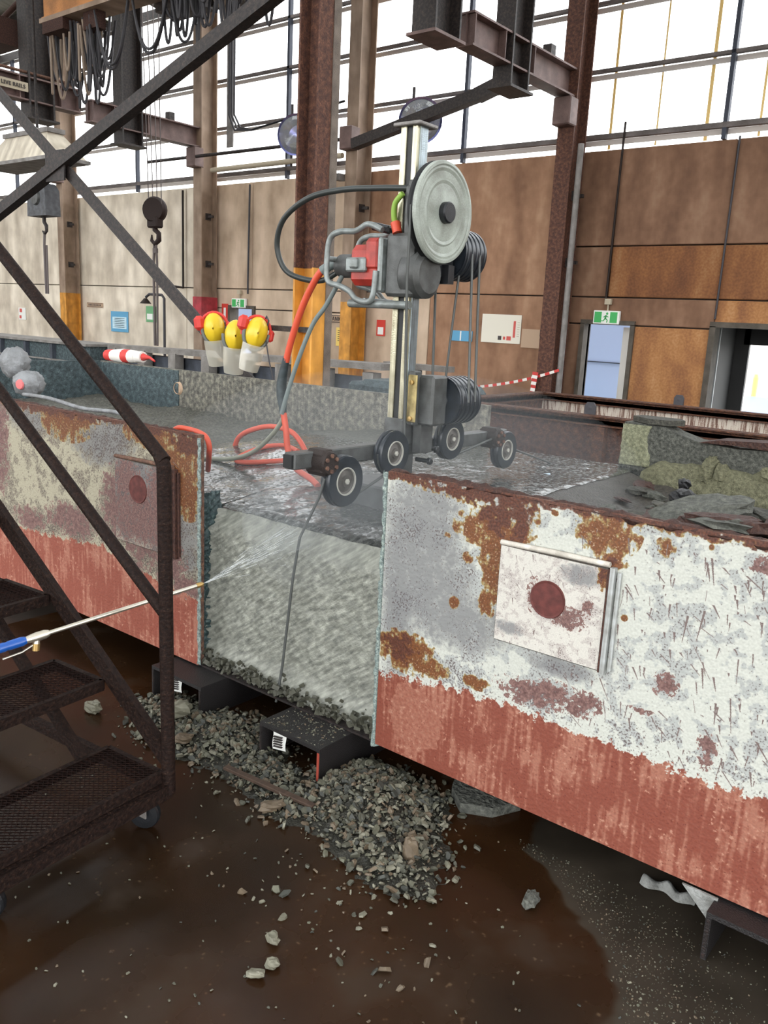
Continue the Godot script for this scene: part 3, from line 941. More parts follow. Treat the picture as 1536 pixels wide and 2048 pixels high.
# ---------- steel frame of the hall
func wall_column(x: float, label: String, m: Material, band: Material) -> void:
	var t := thing("wall_column", label, "column", Vector3(x, 0, -14.65), "wall columns")
	var mb := MB.new()
	mb.ibeam(Vector3(x, 2.37, -14.65), Vector3(x, 9.4, -14.65), Vector3.BACK, 0.5, 0.32, 0.03, 0.02)
	part("shaft", mb, m, t)
	mb = MB.new()
	mb.ibeam(Vector3(x, 0, -14.65), Vector3(x, 2.37, -14.65), Vector3.BACK, 0.5, 0.32, 0.03, 0.02)
	part("painted_foot", mb, band, t)
	mb = MB.new()
	mb.box(Vector3(x, 5.72, -14.32), Vector3(0.34, 0.46, 0.3), Basis.IDENTITY, 0.02)
	part("bracket_seat", mb, M.steel_mauve, t)
	for y in [3.2, 4.35]:
		mb = MB.new()
		mb.box(Vector3(x + 0.26, y, -14.6), Vector3(0.2, 0.06, 0.06)); mb.box(Vector3(x + 0.18, y, -14.6), Vector3(0.03, 0.16, 0.16))
		part("cleat", mb, M.steel_dark, t)

func runway_bracket(x: float, z0: float, z1: float, zs: float, label: String, top: float) -> Node3D:
	# a beam standing out from the wall column, carrying a stub column that runs on upwards
	var t := thing("runway_bracket", label, "bracket", Vector3(x, 5.65, zs), "crane runway brackets")
	var mb := MB.new()
	mb.ibeam(Vector3(x, 6.2, z0), Vector3(x, 6.2, z1), Vector3.UP, 0.46, 0.3, 0.03, 0.02)
	part("bracket_beam", mb, M.steel_mauve, t)
	mb = MB.new()
	mb.ibeam(Vector3(x, 5.68, zs), Vector3(x, top, zs), Vector3.BACK, 0.56, 0.34, 0.04, 0.03)
	part("stub_column", mb, M.steel_dark, t)
	mb = MB.new()
	mb.box(Vector3(x, 5.66, zs), Vector3(0.44, 0.04, 0.7))
	part("base_plate", mb, M.steel_dark, t)
	for s in [z0 + 0.05 * signf(z1 - z0), zs + 0.45, zs - 0.45]:
		mb = MB.new()
		mb.box(Vector3(x + 0.08, 6.2, s), Vector3(0.13, 0.4, 0.02)); mb.box(Vector3(x - 0.08, 6.2, s), Vector3(0.13, 0.4, 0.02))
		part("stiffener", mb, M.steel_mauve, t)
	mb = MB.new()
	mb.box(Vector3(x, 6.52, lerpf(zs, z1, 0.6)), Vector3(0.16, 0.2, 0.16))
	part("stop_block", mb, M.steel_dark, t)
	return t

func build_frame() -> void:
	wall_column(-24.2, "brown wall column with yellow foot behind the hanging hook block", M.beige_paint, M.yellow_paint)
	var c2: Material = M.beige_paint
	wall_column(-17.85, "beige wall column with a red band beside the small far doorway", c2, c2)
	var mb := MB.new()
	mb.box(Vector3(-17.85, 2.08, -14.65), Vector3(0.34, 0.6, 0.53))
	part("red_band", mb, M.red_paint, get_node("wall_column_001"))
	wall_column(-12.75, "slim beige wall column with yellow foot behind the rusty pillar", M.beige_paint, M.yellow_paint)
	wall_column(-7.72, "rusty brown wall column beside the blue doorway", M.column_rust, M.column_rust)
	mb = MB.new()
	mb.tube([Vector3(-7.42, 0.0, -14.45), Vector3(-7.42, 5.2, -14.45)], 0.055, 10)
	part("downpipe", mb, M.steel_grey, get_node("wall_column_003"))
	runway_bracket(-7.75, -11.15, -14.4, -12.5, "steel bracket beam with stub column on the rusty wall column", 9.3)
	runway_bracket(-17.9, -11.4, -14.4, -12.45, "steel bracket beam with stub column on the red banded column", 9.3)
	var lr := runway_bracket(-17.4, -10.85, -6.0, -9.95, "bracket beam carrying the live rails sign under the runway girder", 9.3)
	mb = MB.new()
	mb.box(Vector3(-17.23, 6.2, -9.2), Vector3(0.02, 0.17, 0.9))
	part("sign_plate", mb, M.sign_tan, lr)
	text("lettering", "LIVE RAILS", Vector3(-17.212, 6.2, -9.34), 0.1, M.print_dark, lr, PI / 2)
	mb = MB.new()
	mb.tube([Vector3(-17.3, 6.5, -6.0), Vector3(-17.3, 6.5, -10.8)], 0.03, 8)
	for k in 6:
		mb.box(Vector3(-17.3, 6.46, -6.5 - k * 0.8), Vector3(0.05, 0.1, 0.04))
	part("conductor_rail", mb, M.rust, lr)
	var t := thing("runway_stub", "dark stub column with base plate hanging above the saw mast", "column", Vector3(-7.75, 5.85, -10.45))
	mb = MB.new()
	mb.ibeam(Vector3(-7.75, 5.9, -10.45), Vector3(-7.75, 9.3, -10.45), Vector3.BACK, 0.62, 0.4, 0.04, 0.03)
	part("shaft", mb, M.steel_dark, t)
	mb = MB.new()
	mb.box(Vector3(-7.75, 5.88, -10.45), Vector3(0.5, 0.04, 0.74))
	part("base_plate", mb, M.steel_mauve, t)
	mb = MB.new()
	mb.ibeam(Vector3(-7.75, 6.9, -10.1), Vector3(-7.75, 6.9, -6.0), Vector3.UP, 0.4, 0.3, 0.03, 0.02)
	part("bracket_beam", mb, M.steel_dark, t)
	mb = MB.new()
	mb.angle(Vector3(-12.5, 5.56, -14.1), Vector3(-9.2, 6.05, -13.7), Vector3.UP, 0.2, 0.02)
	mb.angle(Vector3(-9.25, 6.04, -13.7), Vector3(-7.85, 6.3, -13.4), Vector3.UP, 0.22, 0.02)
	solo("raking_brace", mb, M.steel_dark, "dark raking brace from slim column up to the bracket beam", "brace")
	# tie rods of the wall
	mb = MB.new()
	mb.tube([Vector3(-19.6, 5.72, -14.2), Vector3(-12.9, 5.72, -14.3)], 0.04, 8)
	solo("tie_rod", mb, M.steel_dark, "thin steel rod running across the windows below the bracket", "rod")
	# the near pillar and its cross bracing
	var p := thing("pillar", "rusty steel pillar with a yellow painted foot behind the saw", "pillar", Vector3(-5.5, 0, -5.75))
	mb = MB.new()
	mb.ibeam(Vector3(-5.5, 2.43, -5.75), Vector3(-5.5, 10.2, -5.75), Vector3.RIGHT, 0.25, 0.25, 0.022, 0.014)
	part("shaft", mb, M.column_rust, p)
	mb = MB.new()
	mb.ibeam(Vector3(-5.5, 0.0, -5.75), Vector3(-5.5, 2.43, -5.75), Vector3.RIGHT, 0.25, 0.25, 0.022, 0.014)
	part("painted_foot", mb, M.yellow_paint, p)
	mb = MB.new()
	mb.box(Vector3(-5.371, 5.1, -5.83), Vector3(0.008, 10.2, 0.09))
	part("cover_strip", mb, M.flange_grey, p)
	var z := -5.75
	for s in [[Vector3(-11.6, 3.0, z), Vector3(-5.62, 4.96, z), "dark steel brace rising to the rusty pillar", 0.13], [Vector3(-12.2, 5.3, z - 0.09), Vector3(-5.9, 0.98, z - 0.09), "dark steel brace falling towards the foot of the pillar", 0.14]]:
		mb = MB.new()
		mb.angle(s[0], s[1], Vector3.UP, s[3], 0.014)
		mb.bar(s[0] + Vector3(0, 0, -0.03), s[1] + Vector3(0, 0, -0.03), 0.02, s[3] * 0.8)
		solo("cross_brace", mb, M.steel_dark, s[2], "brace", "cross braces of the pillar row")
	mb = MB.new()
	mb.box(Vector3(-9.78, 3.6, z - 0.03), Vector3(0.4, 0.34, 0.02))
	solo("gusset_plate", mb, M.steel_dark, "dark gusset plate where the two braces cross", "plate")
	t = thing("hanging_rail", "dark steel rail beside the helmets with small hooks", "rail", Vector3(-6.6, 1.85, -5.72))
	mb = MB.new()
	mb.bar(Vector3(-6.7, 1.885, -5.70), Vector3(-5.4, 1.885, -5.70), 0.04, 0.05)
	part("bar", mb, M.steel_dark, t)
	for x in [-6.08, -5.98]:
		mb = MB.new()
		mb.tube([Vector3(x, 1.95, -5.62), Vector3(x + 0.02, 1.99, -5.62), Vector3(x + 0.05, 1.95, -5.62), Vector3(x + 0.02, 1.86, -5.62), Vector3(x - 0.02, 1.84, -5.62)], 0.008, 6)
		part("hook", mb, M.cable, t)
	t = thing("padlock_strap", "dark strap with a padlock hanging from the steel rail", "strap", Vector3(-6.08, 1.5, -5.62))
	mb = MB.new()
	mb.tube([Vector3(-6.08, 1.88, -5.61), Vector3(-6.09, 1.72, -5.61), Vector3(-6.08, 1.64, -5.61)], 0.008, 6)
	part("strap", mb, M.cable, t)
	mb = MB.new()
	mb.box(Vector3(-6.06, 1.6, -5.61), Vector3(0.09, 0.08, 0.03), Basis.IDENTITY, 0.01)
	part("padlock", mb, M.cable, t)
	mb = MB.new()
	mb.tube([Vector3(-5.98, 1.88, -5.61), Vector3(-5.9, 1.6, -5.6), Vector3(-5.78, 1.25, -5.6)], 0.007, 6)
	solo("lashing_cord", mb, M.cable, "thin dark cord hanging from the rail to the kettle", "cord")

func hang(a: Vector3, b: Vector3, drop: float, r: float, n := 14) -> Array:
	var pts := []
	for k in n + 1:
		var t := float(k) / n
		var q := a.lerp(b, t)
		q.y -= drop * (1.0 - pow(absf(2.0 * t - 1.0), 2.2))
		pts.append(q)
	return pts

func build_crane() -> void:
	var t := thing("runway_girder", "orange crane runway girder with beige lower flange under the roof", "girder", Vector3(-11, 7.0, -9.6))
	var mb := MB.new()
	mb.ibeam(Vector3(-16.2, 7.6, -9.6), Vector3(-9.0, 7.6, -9.6), Vector3.UP, 0.8, 0.4, 0.04, 0.3)
	part("beam", mb, M.orange_girder, t)
	mb = MB.new()
	mb.box(Vector3(-12.6, 7.16, -9.6), Vector3(7.2, 0.08, 0.5))
	part("flange", mb, M.beige_paint, t)
	mb = MB.new()
	mb.box(Vector3(-14.3, 7.62, -9.36), Vector3(0.14, 0.8, 0.1))
	part("cable_slot", mb, M.rust_dark, t)
	mb = MB.new()
	mb.box(Vector3(-15.75, 7.02, -9.6), Vector3(0.7, 0.2, 0.5))
	part("end_carriage", mb, M.rust_dark, t)
	mb = MB.new()
	mb.box(Vector3(-14.7, 6.98, -9.55), Vector3(0.4, 0.3, 0.2))
	part("cable_clamp", mb, M.rust_dark, t)
	mb = MB.new()
	mb.box(Vector3(-18.6, 7.3, -9.6), Vector3(1.6, 0.5, 0.5)); mb.box(Vector3(-19.8, 7.4, -9.6), Vector3(1.0, 0.3, 0.3)); mb.tube([Vector3(-21.0, 6.9, -9.8), Vector3(-17.6, 7.9, -9.8)], 0.06, 8)
	solo("hoist_drive", mb, M.rust_dark, "rusty crane drive unit beyond the end of the orange girder", "machine")
	rng.seed = 31
	# looped supply cables under the girder
	var groups := [[-16.3, -14.6, 6.95, 34, 1.1], [-12.7, -10.6, 7.25, 36, 0.85]]
	for g in groups:
		for k in g[3]:
			var x := lerpf(g[0], g[1], (k + rng.randf()) / g[3])
			var y: float = g[2] + rng.randf_range(-0.1, 0.15)
			var w := rng.randf_range(0.05, 0.3)
			mb = MB.new()
			mb.tube(hang(Vector3(x, y, -9.7 + rng.randf_range(-0.2, 0.3)), Vector3(x + w, y, -9.7 + rng.randf_range(-0.2, 0.3)), g[4] * rng.randf_range(0.5, 1.25), 0.02), 0.024, 6)
			solo("cable_loop", mb, M.cable if rng.randf() < 0.75 else M.cable_tan, "thin cable loop hanging in the bunch under the orange girder", "cable", "looped crane cables")
	for s in [[-14.6, -13.6, 7.1, 1.0, "left"], [-13.5, -12.5, 7.15, 0.95, "right"]]:
		mb = MB.new()
		mb.tube(hang(Vector3(s[0], s[2], -9.5), Vector3(s[1], s[2], -9.5), s[3], 0.025), 0.025, 6)
		mb.tube(hang(Vector3(s[0] + 0.06, s[2], -9.45), Vector3(s[1] + 0.05, s[2], -9.45), s[3] * 0.95, 0.025), 0.022, 6)
		solo("festoon_cable", mb, M.cable, "wide hanging festoon cable loop in front of the windows", "cable", "festoon loops")
	mb = MB.new()
	mb.box(Vector3(-12.9, 7.35, -10.15), Vector3(1.0, 0.7, 0.5)); mb.box(Vector3(-11.6, 7.3, -10.05), Vector3(0.7, 0.9, 0.3))
	solo("hoist_box", mb, M.steel_dark, "dark hoist gear box above the hanging cable loops", "machine")
	# pale hood, hook block and sling
	t = thing("hood", "pale trapezoid sheet metal hood hanging behind the crossed braces", "hood", Vector3(-16.0, 4.5, -9.0))
	mb = MB.new()
	var lo := [Vector3(-17.3, 4.60, -8.65), Vector3(-14.75, 4.60, -8.65), Vector3(-14.75, 4.60, -9.35), Vector3(-17.3, 4.60, -9.35)]
	var hi := [Vector3(-16.7, 5.05, -8.85), Vector3(-15.2, 5.05, -8.85), Vector3(-15.2, 5.05, -9.15), Vector3(-16.7, 5.05, -9.15)]
	for k in 4:
		mb.quad(lo[k], lo[(k + 1) % 4], hi[(k + 1) % 4], hi[k])
	mb.quad(hi[0], hi[1], hi[2], hi[3]); mb.quad(lo[3], lo[2], lo[1], lo[0])
	part("skirt", mb, M.hood_pale, t)
	mb = MB.new()
	mb.box(Vector3(-16.02, 4.56, -9.0), Vector3(2.65, 0.06, 0.8)); mb.box(Vector3(-15.95, 5.09, -9.0), Vector3(1.6, 0.08, 0.36))
	part("edge_band", mb, M.steel_grey, t)
	mb = MB.new()
	mb.tube([Vector3(-15.8, 5.2, -9.0), Vector3(-15.8, 9.9, -9.0)], 0.03, 6)
	part("hanger_rod", mb, M.steel_dark, t)
	t = thing("hook_block", "grey steel crane block with a pale label hanging under the hood", "crane block", Vector3(-15.6, 3.5, -9.0))
	var bx := -15.68
	mb = MB.new()
	mb.prism(PackedVector2Array([Vector2(-0.33, 0), Vector2(0.33, 0), Vector2(0.31, 0.45), Vector2(0.18, 0.58), Vector2(-0.18, 0.58), Vector2(-0.31, 0.45)]), Vector3(bx, 3.62, -8.85), Vector3.RIGHT, Vector3.UP, Vector3(0, 0, -0.3))
	part("body", mb, M.block_grey, t)
	mb = MB.new()
	mb.box(Vector3(bx, 4.1, -8.845), Vector3(0.34, 0.05, 0.01))
	part("label_plate", mb, M.paper_white, t)
	mb = MB.new()
	mb.lathe([[0.0, 0.0], [0.15, 0.0], [0.13, 0.04], [0.0, 0.05]], Vector3(bx, 3.95, -8.85), Vector3.BACK, 20)
	part("sheave_cover", mb, M.saw_grey, t)
	mb = MB.new()
	mb.tube([Vector3(bx, 4.2, -9), Vector3(bx - 0.06, 4.3, -9), Vector3(bx, 4.4, -9), Vector3(bx + 0.06, 4.3, -9), Vector3(bx, 4.22, -9)], 0.022, 8)
	mb.tube([Vector3(bx, 4.4, -9), Vector3(bx, 4.5, -9)], 0.02, 8)
	part("shackle", mb, M.steel_grey, t)
	mb = MB.new()
	mb.tube([Vector3(bx, 3.64, -9), Vector3(bx, 3.52, -9), Vector3(bx + 0.07, 3.45, -9), Vector3(bx + 0.07, 3.36, -9), Vector3(bx, 3.31, -9), Vector3(bx - 0.07, 3.36, -9)], [0.035, 0.035, 0.035, 0.03, 0.03, 0.012], 8)
	part("hook", mb, M.steel_dark, t)
	mb = MB.new()
	mb.tube([Vector3(bx, 3.33, -9), Vector3(bx - 0.03, 3.1, -9), Vector3(bx - 0.02, 2.2, -9)], 0.025, 8); mb.tube([Vector3(bx + 0.05, 3.1, -9), Vector3(bx + 0.04, 2.2, -9)], 0.02, 8)
	solo("lifting_sling", mb, M.rope, "dark double sling hanging from the grey crane block", "sling")
	# second hook with its ropes
	t = thing("rope_hook", "rusty round crane hook block on four thin ropes", "crane block", Vector3(-16.33, 3.5, -12))
	mb = MB.new()
	mb.lathe([[0.0, -0.12], [0.24, -0.12], [0.28, -0.04], [0.28, 0.04], [0.24, 0.12], [0.0, 0.12]], Vector3(-16.33, 4.14, -12), Vector3(0.5, 0, 1), 20)
	mb.box(Vector3(-16.33, 3.88, -12), Vector3(0.36, 0.24, 0.2), Basis.IDENTITY, 0.03)
	part("sheave_housing", mb, M.hook_brown, t)
	mb = MB.new()
	mb.tube([Vector3(-16.33, 3.85, -12), Vector3(-16.33, 3.72, -12), Vector3(-16.2, 3.64, -12), Vector3(-16.2, 3.5, -12), Vector3(-16.33, 3.42, -12), Vector3(-16.46, 3.5, -12), Vector3(-16.45, 3.62, -12)], [0.06, 0.06, 0.055, 0.06, 0.05, 0.04, 0.015], 8)
	part("hook", mb, M.hook_brown, t)
	for k in 4:
		mb = MB.new()
		mb.tube([Vector3(-16.55 + k * 0.15, 4.2, -12), Vector3(-16.75 + k * 0.2, 9.4, -12)], 0.012, 5)
		part("hoist_rope", mb, M.rope, t)
	mb = MB.new()
	mb.tube([Vector3(-16.36, 3.42, -12), Vector3(-16.4, 3.0, -12), Vector3(-16.38, 1.2, -12)], 0.03, 8); mb.tube([Vector3(-16.3, 3.42, -12), Vector3(-16.27, 3.0, -12), Vector3(-16.29, 1.2, -12)], 0.025, 8)
	mb.box(Vector3(-16.33, 3.28, -12), Vector3(0.12, 0.1, 0.06))
	solo("chain_sling", mb, M.rope, "dark double sling hanging from the rusty round hook", "sling")
	t = thing("emergency_shower", "dark pipe emergency shower with a cone head by pale wall", "shower", Vector3(-19.1, 0, -14.3))
	mb = MB.new()
	mb.tube([Vector3(-19.1, 0, -14.3), Vector3(-19.1, 2.3, -14.3), Vector3(-19.2, 2.39, -14.3), Vector3(-19.75, 2.4, -14.3), Vector3(-19.9, 2.32, -14.3)], 0.035, 8)
	part("pipe", mb, M.cable, t)
	mb = MB.new()
	mb.lathe([[0.04, 0.14], [0.16, 0.0], [0.0, 0.0]], Vector3(-19.92, 2.15, -14.3), Vector3.UP, 14)
	part("shower_head", mb, M.clamp, t)
	mb = MB.new()
	mb.tube([Vector3(-19.07, 2.62, -14.9), Vector3(-19.07, 5.1, -14.9)], 0.03, 6); mb.tube([Vector3(-19.07, 2.62, -14.9), Vector3(-20.2, 2.7, -14.9)], 0.03, 6)
	solo("wall_conduit", mb, M.clamp, "brown conduit bent down the pale wall above the shower", "conduit")
	mb = MB.new()
	mb.tube([Vector3(-6.89, 2.55, -14.95), Vector3(-6.86, 5.6, -14.95)], 0.02, 6)
	solo("wall_conduit", mb, M.clamp, "brown conduit running up the wall above the blue doorway", "conduit")
	mb = MB.new()
	mb.tube([Vector3(-16.5, 2.5, -14.9), Vector3(-16.5, 2.8, -14.9), Vector3(-16.47, 5.1, -14.9)], 0.025, 6)
	solo("wall_conduit", mb, M.cable, "dark conduit running up the wall from the far exit sign", "conduit")
	mb = MB.new()
	mb.tube([Vector3(-4.88, 2.3, -14.95), Vector3(-4.86, 5.2, -14.95)], 0.018, 6)
	solo("wall_cable", mb, M.cable, "thin dark cable down the brown wall to the dark lobby", "cable")
	# round lamps high on the columns
	for s in [[Vector3(-14.25, 5.9, -14.3), "round mirrored lamp half hidden behind the rusty pillar"], [Vector3(-10.85, 5.85, -14.3), "round mirrored lamp above the top of the saw mast"]]:
		t = thing("round_lamp", s[1], "lamp", s[0], "round lamps on the windows")
		mb = MB.new()
		mb.lathe([[0.0, -0.12], [0.25, -0.08], [0.42, 0.1], [0.44, 0.14], [0.40, 0.14]], s[0] + Vector3(0, 0.0, 0), Vector3(0.5, 0, 1), 28)
		part("reflector", mb, M.lamp_blue, t)
		mb = MB.new()
		mb.lathe([[0.40, 0.13], [0.3, 0.2], [0.0, 0.24]], s[0], Vector3(0.5, 0, 1), 28)
		part("lens", mb, M.lamp_glass, t)
		mb = MB.new()
		mb.tube([s[0] + Vector3(-0.3, -0.6, -0.1), s[0] + Vector3(-0.3, 0.7, -0.1)], 0.03, 6)
		mb.tube([s[0] + Vector3(-0.3, 0.0, -0.1), s[0] + Vector3(0, 0.0, -0.1)], 0.025, 6)
		part("bracket", mb, M.steel_dark, t)
	t = thing("flood_lamp", "small grey flood lamp on the slim column below the windows", "lamp", Vector3(-13.1, 4.9, -14.2))
	mb = MB.new()
	mb.lathe([[0.06, -0.2], [0.2, 0.0], [0.22, 0.06], [0.18, 0.06]], Vector3(-13.12, 4.97, -14.1), Vector3(-0.2, -0.1, 1), 18)
	mb.box(Vector3(-13.02, 4.97, -14.35), Vector3(0.14, 0.14, 0.2))
	part("housing", mb, M.steel_grey, t)
	mb = MB.new()
	mb.lathe([[0.18, 0.05], [0.0, 0.06]], Vector3(-13.12, 4.97, -14.1), Vector3(-0.2, -0.1, 1), 18)
	part("lens", mb, M.lamp_lens, t)
	t = thing("chain_hoist", "loop of hand chain in a perforated tray across the windows", "chain", Vector3(-16.3, 6.0, -14.4))
	mb = MB.new()
	mb.box(Vector3(-16.75, 7.4, -14.5), Vector3(0.22, 3.0, 0.03))
	part("tray", mb, M.steel_grey, t)
	mb = MB.new()
	for k in 3:
		mb.tube([Vector3(-16.7 + k * 0.09, 9.0, -14.42), Vector3(-16.7 + k * 0.09, 6.6, -14.42), Vector3(-16.5 + k * 0.1, 6.25 + k * 0.02, -14.42), Vector3(-15.9, 6.2, -14.42), Vector3(-13.0, 6.5, -14.4)], 0.025, 6)
	part("chain", mb, M.cable, t)
	mb = MB.new()
	mb.tube([Vector3(-17.3, 5.40, -14.4), Vector3(-13.0, 5.42, -14.4)], 0.06, 8)
	solo("window_pipe", mb, M.sign_tan, "grey pipe along the foot of the windows behind the pillar", "pipe")

# ---------- the galvanizing bath
func lump(a: float, b: float, f: FastNoiseLite, amp: float) -> float:
	return f.get_noise_2d(a, b) * amp

func surface_height(x: float, z: float, f: FastNoiseLite, g: FastNoiseLite) -> float:
	var cut := smoothstep(-4.9, -4.3, x) * smoothstep(-1.9, -2.15, x)
	var y := 1.05 + (f.get_noise_2d(x * 10.0, z * 10.0) * 0.05 + g.get_noise_2d(x * 10.0, z * 10.0) * 0.025) * (1.0 - 0.84 * cut)
	y += cut * (0.085 - 0.115 * maxf(z + 3.9, 0.0))
	y += 0.30 * smoothstep(-1.5, -1.0, x) * smoothstep(-3.9, -2.95, z)
	y += 0.12 * smoothstep(-4.6, -5.4, x) * smoothstep(-3.9, -3.1, z)
	return y

func build_kettle() -> void:
	var zf := -2.672
	var t := thing("galvanizing_bath", "long steel bath with peeling white and red paint, a section cut out of it", "bath", Vector3(-3, 0.15, -4))
	# front plates, textured with their own paint and rust
	var right := face_tex(-2.10, -0.2, 0.187, 1.405, 1280, 820, 71, {
		dark = [[-1.543, 1.331, 0.095, 0.071], [-1.602, 1.391, 0.128, 0.041], [-1.724, 1.377, 0.112, 0.029], [-1.866, 1.387, 0.106, 0.024], [-1.49, 1.331, 0.062, 0.083], [-1.989, 1.394, 0.099, 0.016], [-1.127, 1.239, 0.029, 0.017], [-1.992, 0.668, 0.073, 0.057]],
		ochre = [[-1.646, 1.254, 0.088, 0.048], [-1.584, 1.188, 0.054, 0.067], [-1.577, 1.101, 0.033, 0.077], [-1.589, 0.989, 0.031, 0.059], [-1.557, 1.252, 0.106, 0.057], [-1.139, 1.342, 0.086, 0.069], [-1.101, 1.244, 0.036, 0.024], [-1.127, 1.185, 0.018, 0.038], [-0.936, 1.323, 0.025, 0.025], [-0.785, 1.398, 0.023, 0.022], [-1.083, 1.397, 0.104, 0.024], [-1.952, 0.658, 0.115, 0.065], [-1.859, 0.63, 0.087, 0.034], [-1.615, 0.631, 0.05, 0.021], [-0.921, 1.401, 0.081, 0.023], [-0.68, 1.4, 0.073, 0.015], [-1.739, 0.931, 0.017, 0.018], [-1.692, 1.126, 0.018, 0.016], [-1.406, 1.322, 0.012, 0.009], [-1.341, 1.367, 0.01, 0.009], [-1.791, 1.196, 0.012, 0.008], [-1.046, 1.052, 0.009, 0.009], [-0.787, 1.354, 0.008, 0.008]],
		bare = [[-1.373, 0.668, 0.113, 0.043], [-1.261, 0.695, 0.079, 0.038], [-1.138, 0.707, 0.042, 0.033], [-0.879, 0.858, 0.034, 0.035], [-1.188, 0.661, 0.058, 0.019], [-0.719, 0.679, 0.025, 0.051], [-0.633, 1.33, 0.029, 0.023], [-0.952, 0.742, 0.035, 0.011]],
		dirt = [[-1.902, 1.215, 0.144, 0.181], [-1.887, 1.01, 0.169, 0.164], [-1.754, 0.875, 0.207, 0.102], [-2.009, 0.917, 0.077, 0.315], [-1.262, 0.803, 0.1, 0.03]],
		pink = [[-1.893, 0.373, 0.114, 0.111], [-1.95, 0.444, 0.052, 0.067]],
		line = [[-2.09, 0.525], [-1.73, 0.573], [-1.5, 0.586], [-1.28, 0.579], [-0.99, 0.578], [-0.72, 0.569], [-0.51, 0.585]],
		white = C8(183, 184, 175), grey = C8(158, 160, 156), speck = 0.19, red = C8(124, 63, 47), rim = 1.37, scratches = 300, scratch_x = [-1.25, -0.3]})
	var left := face_tex(-5.6, -3.31, 0.187, 1.405, 1280, 680, 91, {
		dark = [[-3.351, 1.351, 0.153, 0.045], [-3.698, 1.40, 0.249, 0.03], [-4.4, 1.40, 0.391, 0.03], [-4.893, 1.39, 0.334, 0.03]],
		ochre = [[-3.411, 1.19, 0.103, 0.154], [-3.392, 1.063, 0.079, 0.078], [-3.7, 1.359, 0.168, 0.053], [-4.513, 1.349, 0.207, 0.088], [-3.492, 1.255, 0.081, 0.052]],
		bare = [[-3.799, 0.882, 0.198, 0.195], [-3.982, 0.934, 0.139, 0.17], [-4.963, 0.68, 0.15, 0.06], [-3.54, 0.685, 0.105, 0.11], [-4.496, 0.753, 0.2, 0.08], [-3.415, 0.604, 0.102, 0.055], [-5.3, 1.2, 0.1, 0.3]],
		dirt = [[-4.16, 1.275, 0.237, 0.113], [-4.014, 1.349, 0.183, 0.069], [-4.903, 1.337, 0.227, 0.092], [-3.4, 0.9, 0.09, 0.2]],
		pink = [], line = [[-5.35, 0.56], [-4.73, 0.614], [-4.19, 0.662], [-3.72, 0.59], [-3.31, 0.533]],
		white = C8(158, 151, 130), grey = C8(132, 125, 108), speck = 0.3, red = C8(136, 70, 53), rim = 1.365, scratches = 20, scratch_x = [-5.0, -3.4]})
	var mr := StandardMaterial3D.new()
	mr.resource_name = "bath_paint_right"; mr.albedo_texture = right; mr.roughness = 0.55
	var ml := StandardMaterial3D.new()
	ml.resource_name = "bath_paint_left"; ml.albedo_texture = left; ml.roughness = 0.6
	for m in [mr, ml]:
		m.normal_enabled = true; m.normal_texture = T.n_fine; m.normal_scale = 0.14
	for s in [[-2.10, -0.2, mr], [-5.6, -3.31, ml]]:
		var mb := MB.new()
		mb.quad(Vector3(s[0], 0.187, zf), Vector3(s[1], 0.187, zf), Vector3(s[1], 1.405, zf), Vector3(s[0], 1.405, zf))
		part("painted_face", mb, s[2], t)
	var mb := MB.new()
	for s in [[-2.10, 1.4], [-8.3, -3.31]]:
		mb.box(Vector3((s[0] + s[1]) / 2, 0.796, zf - 0.0205), Vector3(s[1] - s[0], 1.217, 0.039))
	part("front_plate", mb, M.rust, t)
	mb = MB.new()
	mb.box(Vector3(-0.0 + 0.6, 0.8, zf + 0.0), Vector3(1.6, 1.2, 0.004))
	mb.box(Vector3(-6.95, 0.8, zf + 0.0), Vector3(2.7, 1.2, 0.004))
	part("outer_paint", mb, M.patch_worn, t)
	mb = MB.new()
	mb.box(Vector3(-3.45, 0.182, -4.02), Vector3(9.7, 0.01, 2.66))
	part("bottom_plate", mb, M.bottom_plate, t)
	mb = MB.new()
	mb.box(Vector3(-5.8, 0.81, -5.37), Vector3(5.0, 1.24, 0.04))
	part("rear_plate", mb, M.kettle_inner, t)
	mb = MB.new()
	mb.box(Vector3(-8.3, 0.81, -4.0), Vector3(0.04, 1.24, 2.7))
	part("end_plate", mb, M.kettle_blue, t)
	mb = MB.new()
	mb.box(Vector3(-7.6, 1.22, -5.345), Vector3(1.36, 0.40, 0.012))
	part("blue_stain_plate", mb, M.kettle_blue, t)
	# hole in the rear plate
	mb = MB.new()
	mb.lathe([[0.07, 0.0], [0.055, 0.02], [0.05, 0.004]], Vector3(-6.93, 1.245, -5.35), Vector3.BACK, 16)
	mb.lathe([[0.05, 0.006], [0.0, 0.006]], Vector3(-6.93, 1.245, -5.35), Vector3.BACK, 16)
	part("drain_stub", mb, M.sign_beige, t)
	# rough rusted rims
	var f := noise(8, 0.35, 3)
	for s in [[-2.10, 1.3, 0.02, M.brown_rock], [-8.2, -3.31, 0.017, M.rust_dark]]:
		mb = MB.new()
		var n := int((s[1] - s[0]) / 0.018)
		mb.grid(n, 8, func(a, b):
			var x: float = lerpf(s[0], s[1], a)
			var ang: float = b * TAU
			var r: float = s[2] * (1.0 + 0.9 * f.get_noise_2d(x * 40.0, b * 14.0) + 0.5 * f.get_noise_2d(x * 9.0, 3.0))
			return Vector3(x, 1.395 + sin(ang) * r * 0.8 + 0.012 * f.get_noise_1d(x * 6.0), zf - 0.022 + cos(ang) * r * 1.05))
		part("rusted_rim", mb, s[3], t)
	# torch-cut edges
	mb = MB.new()
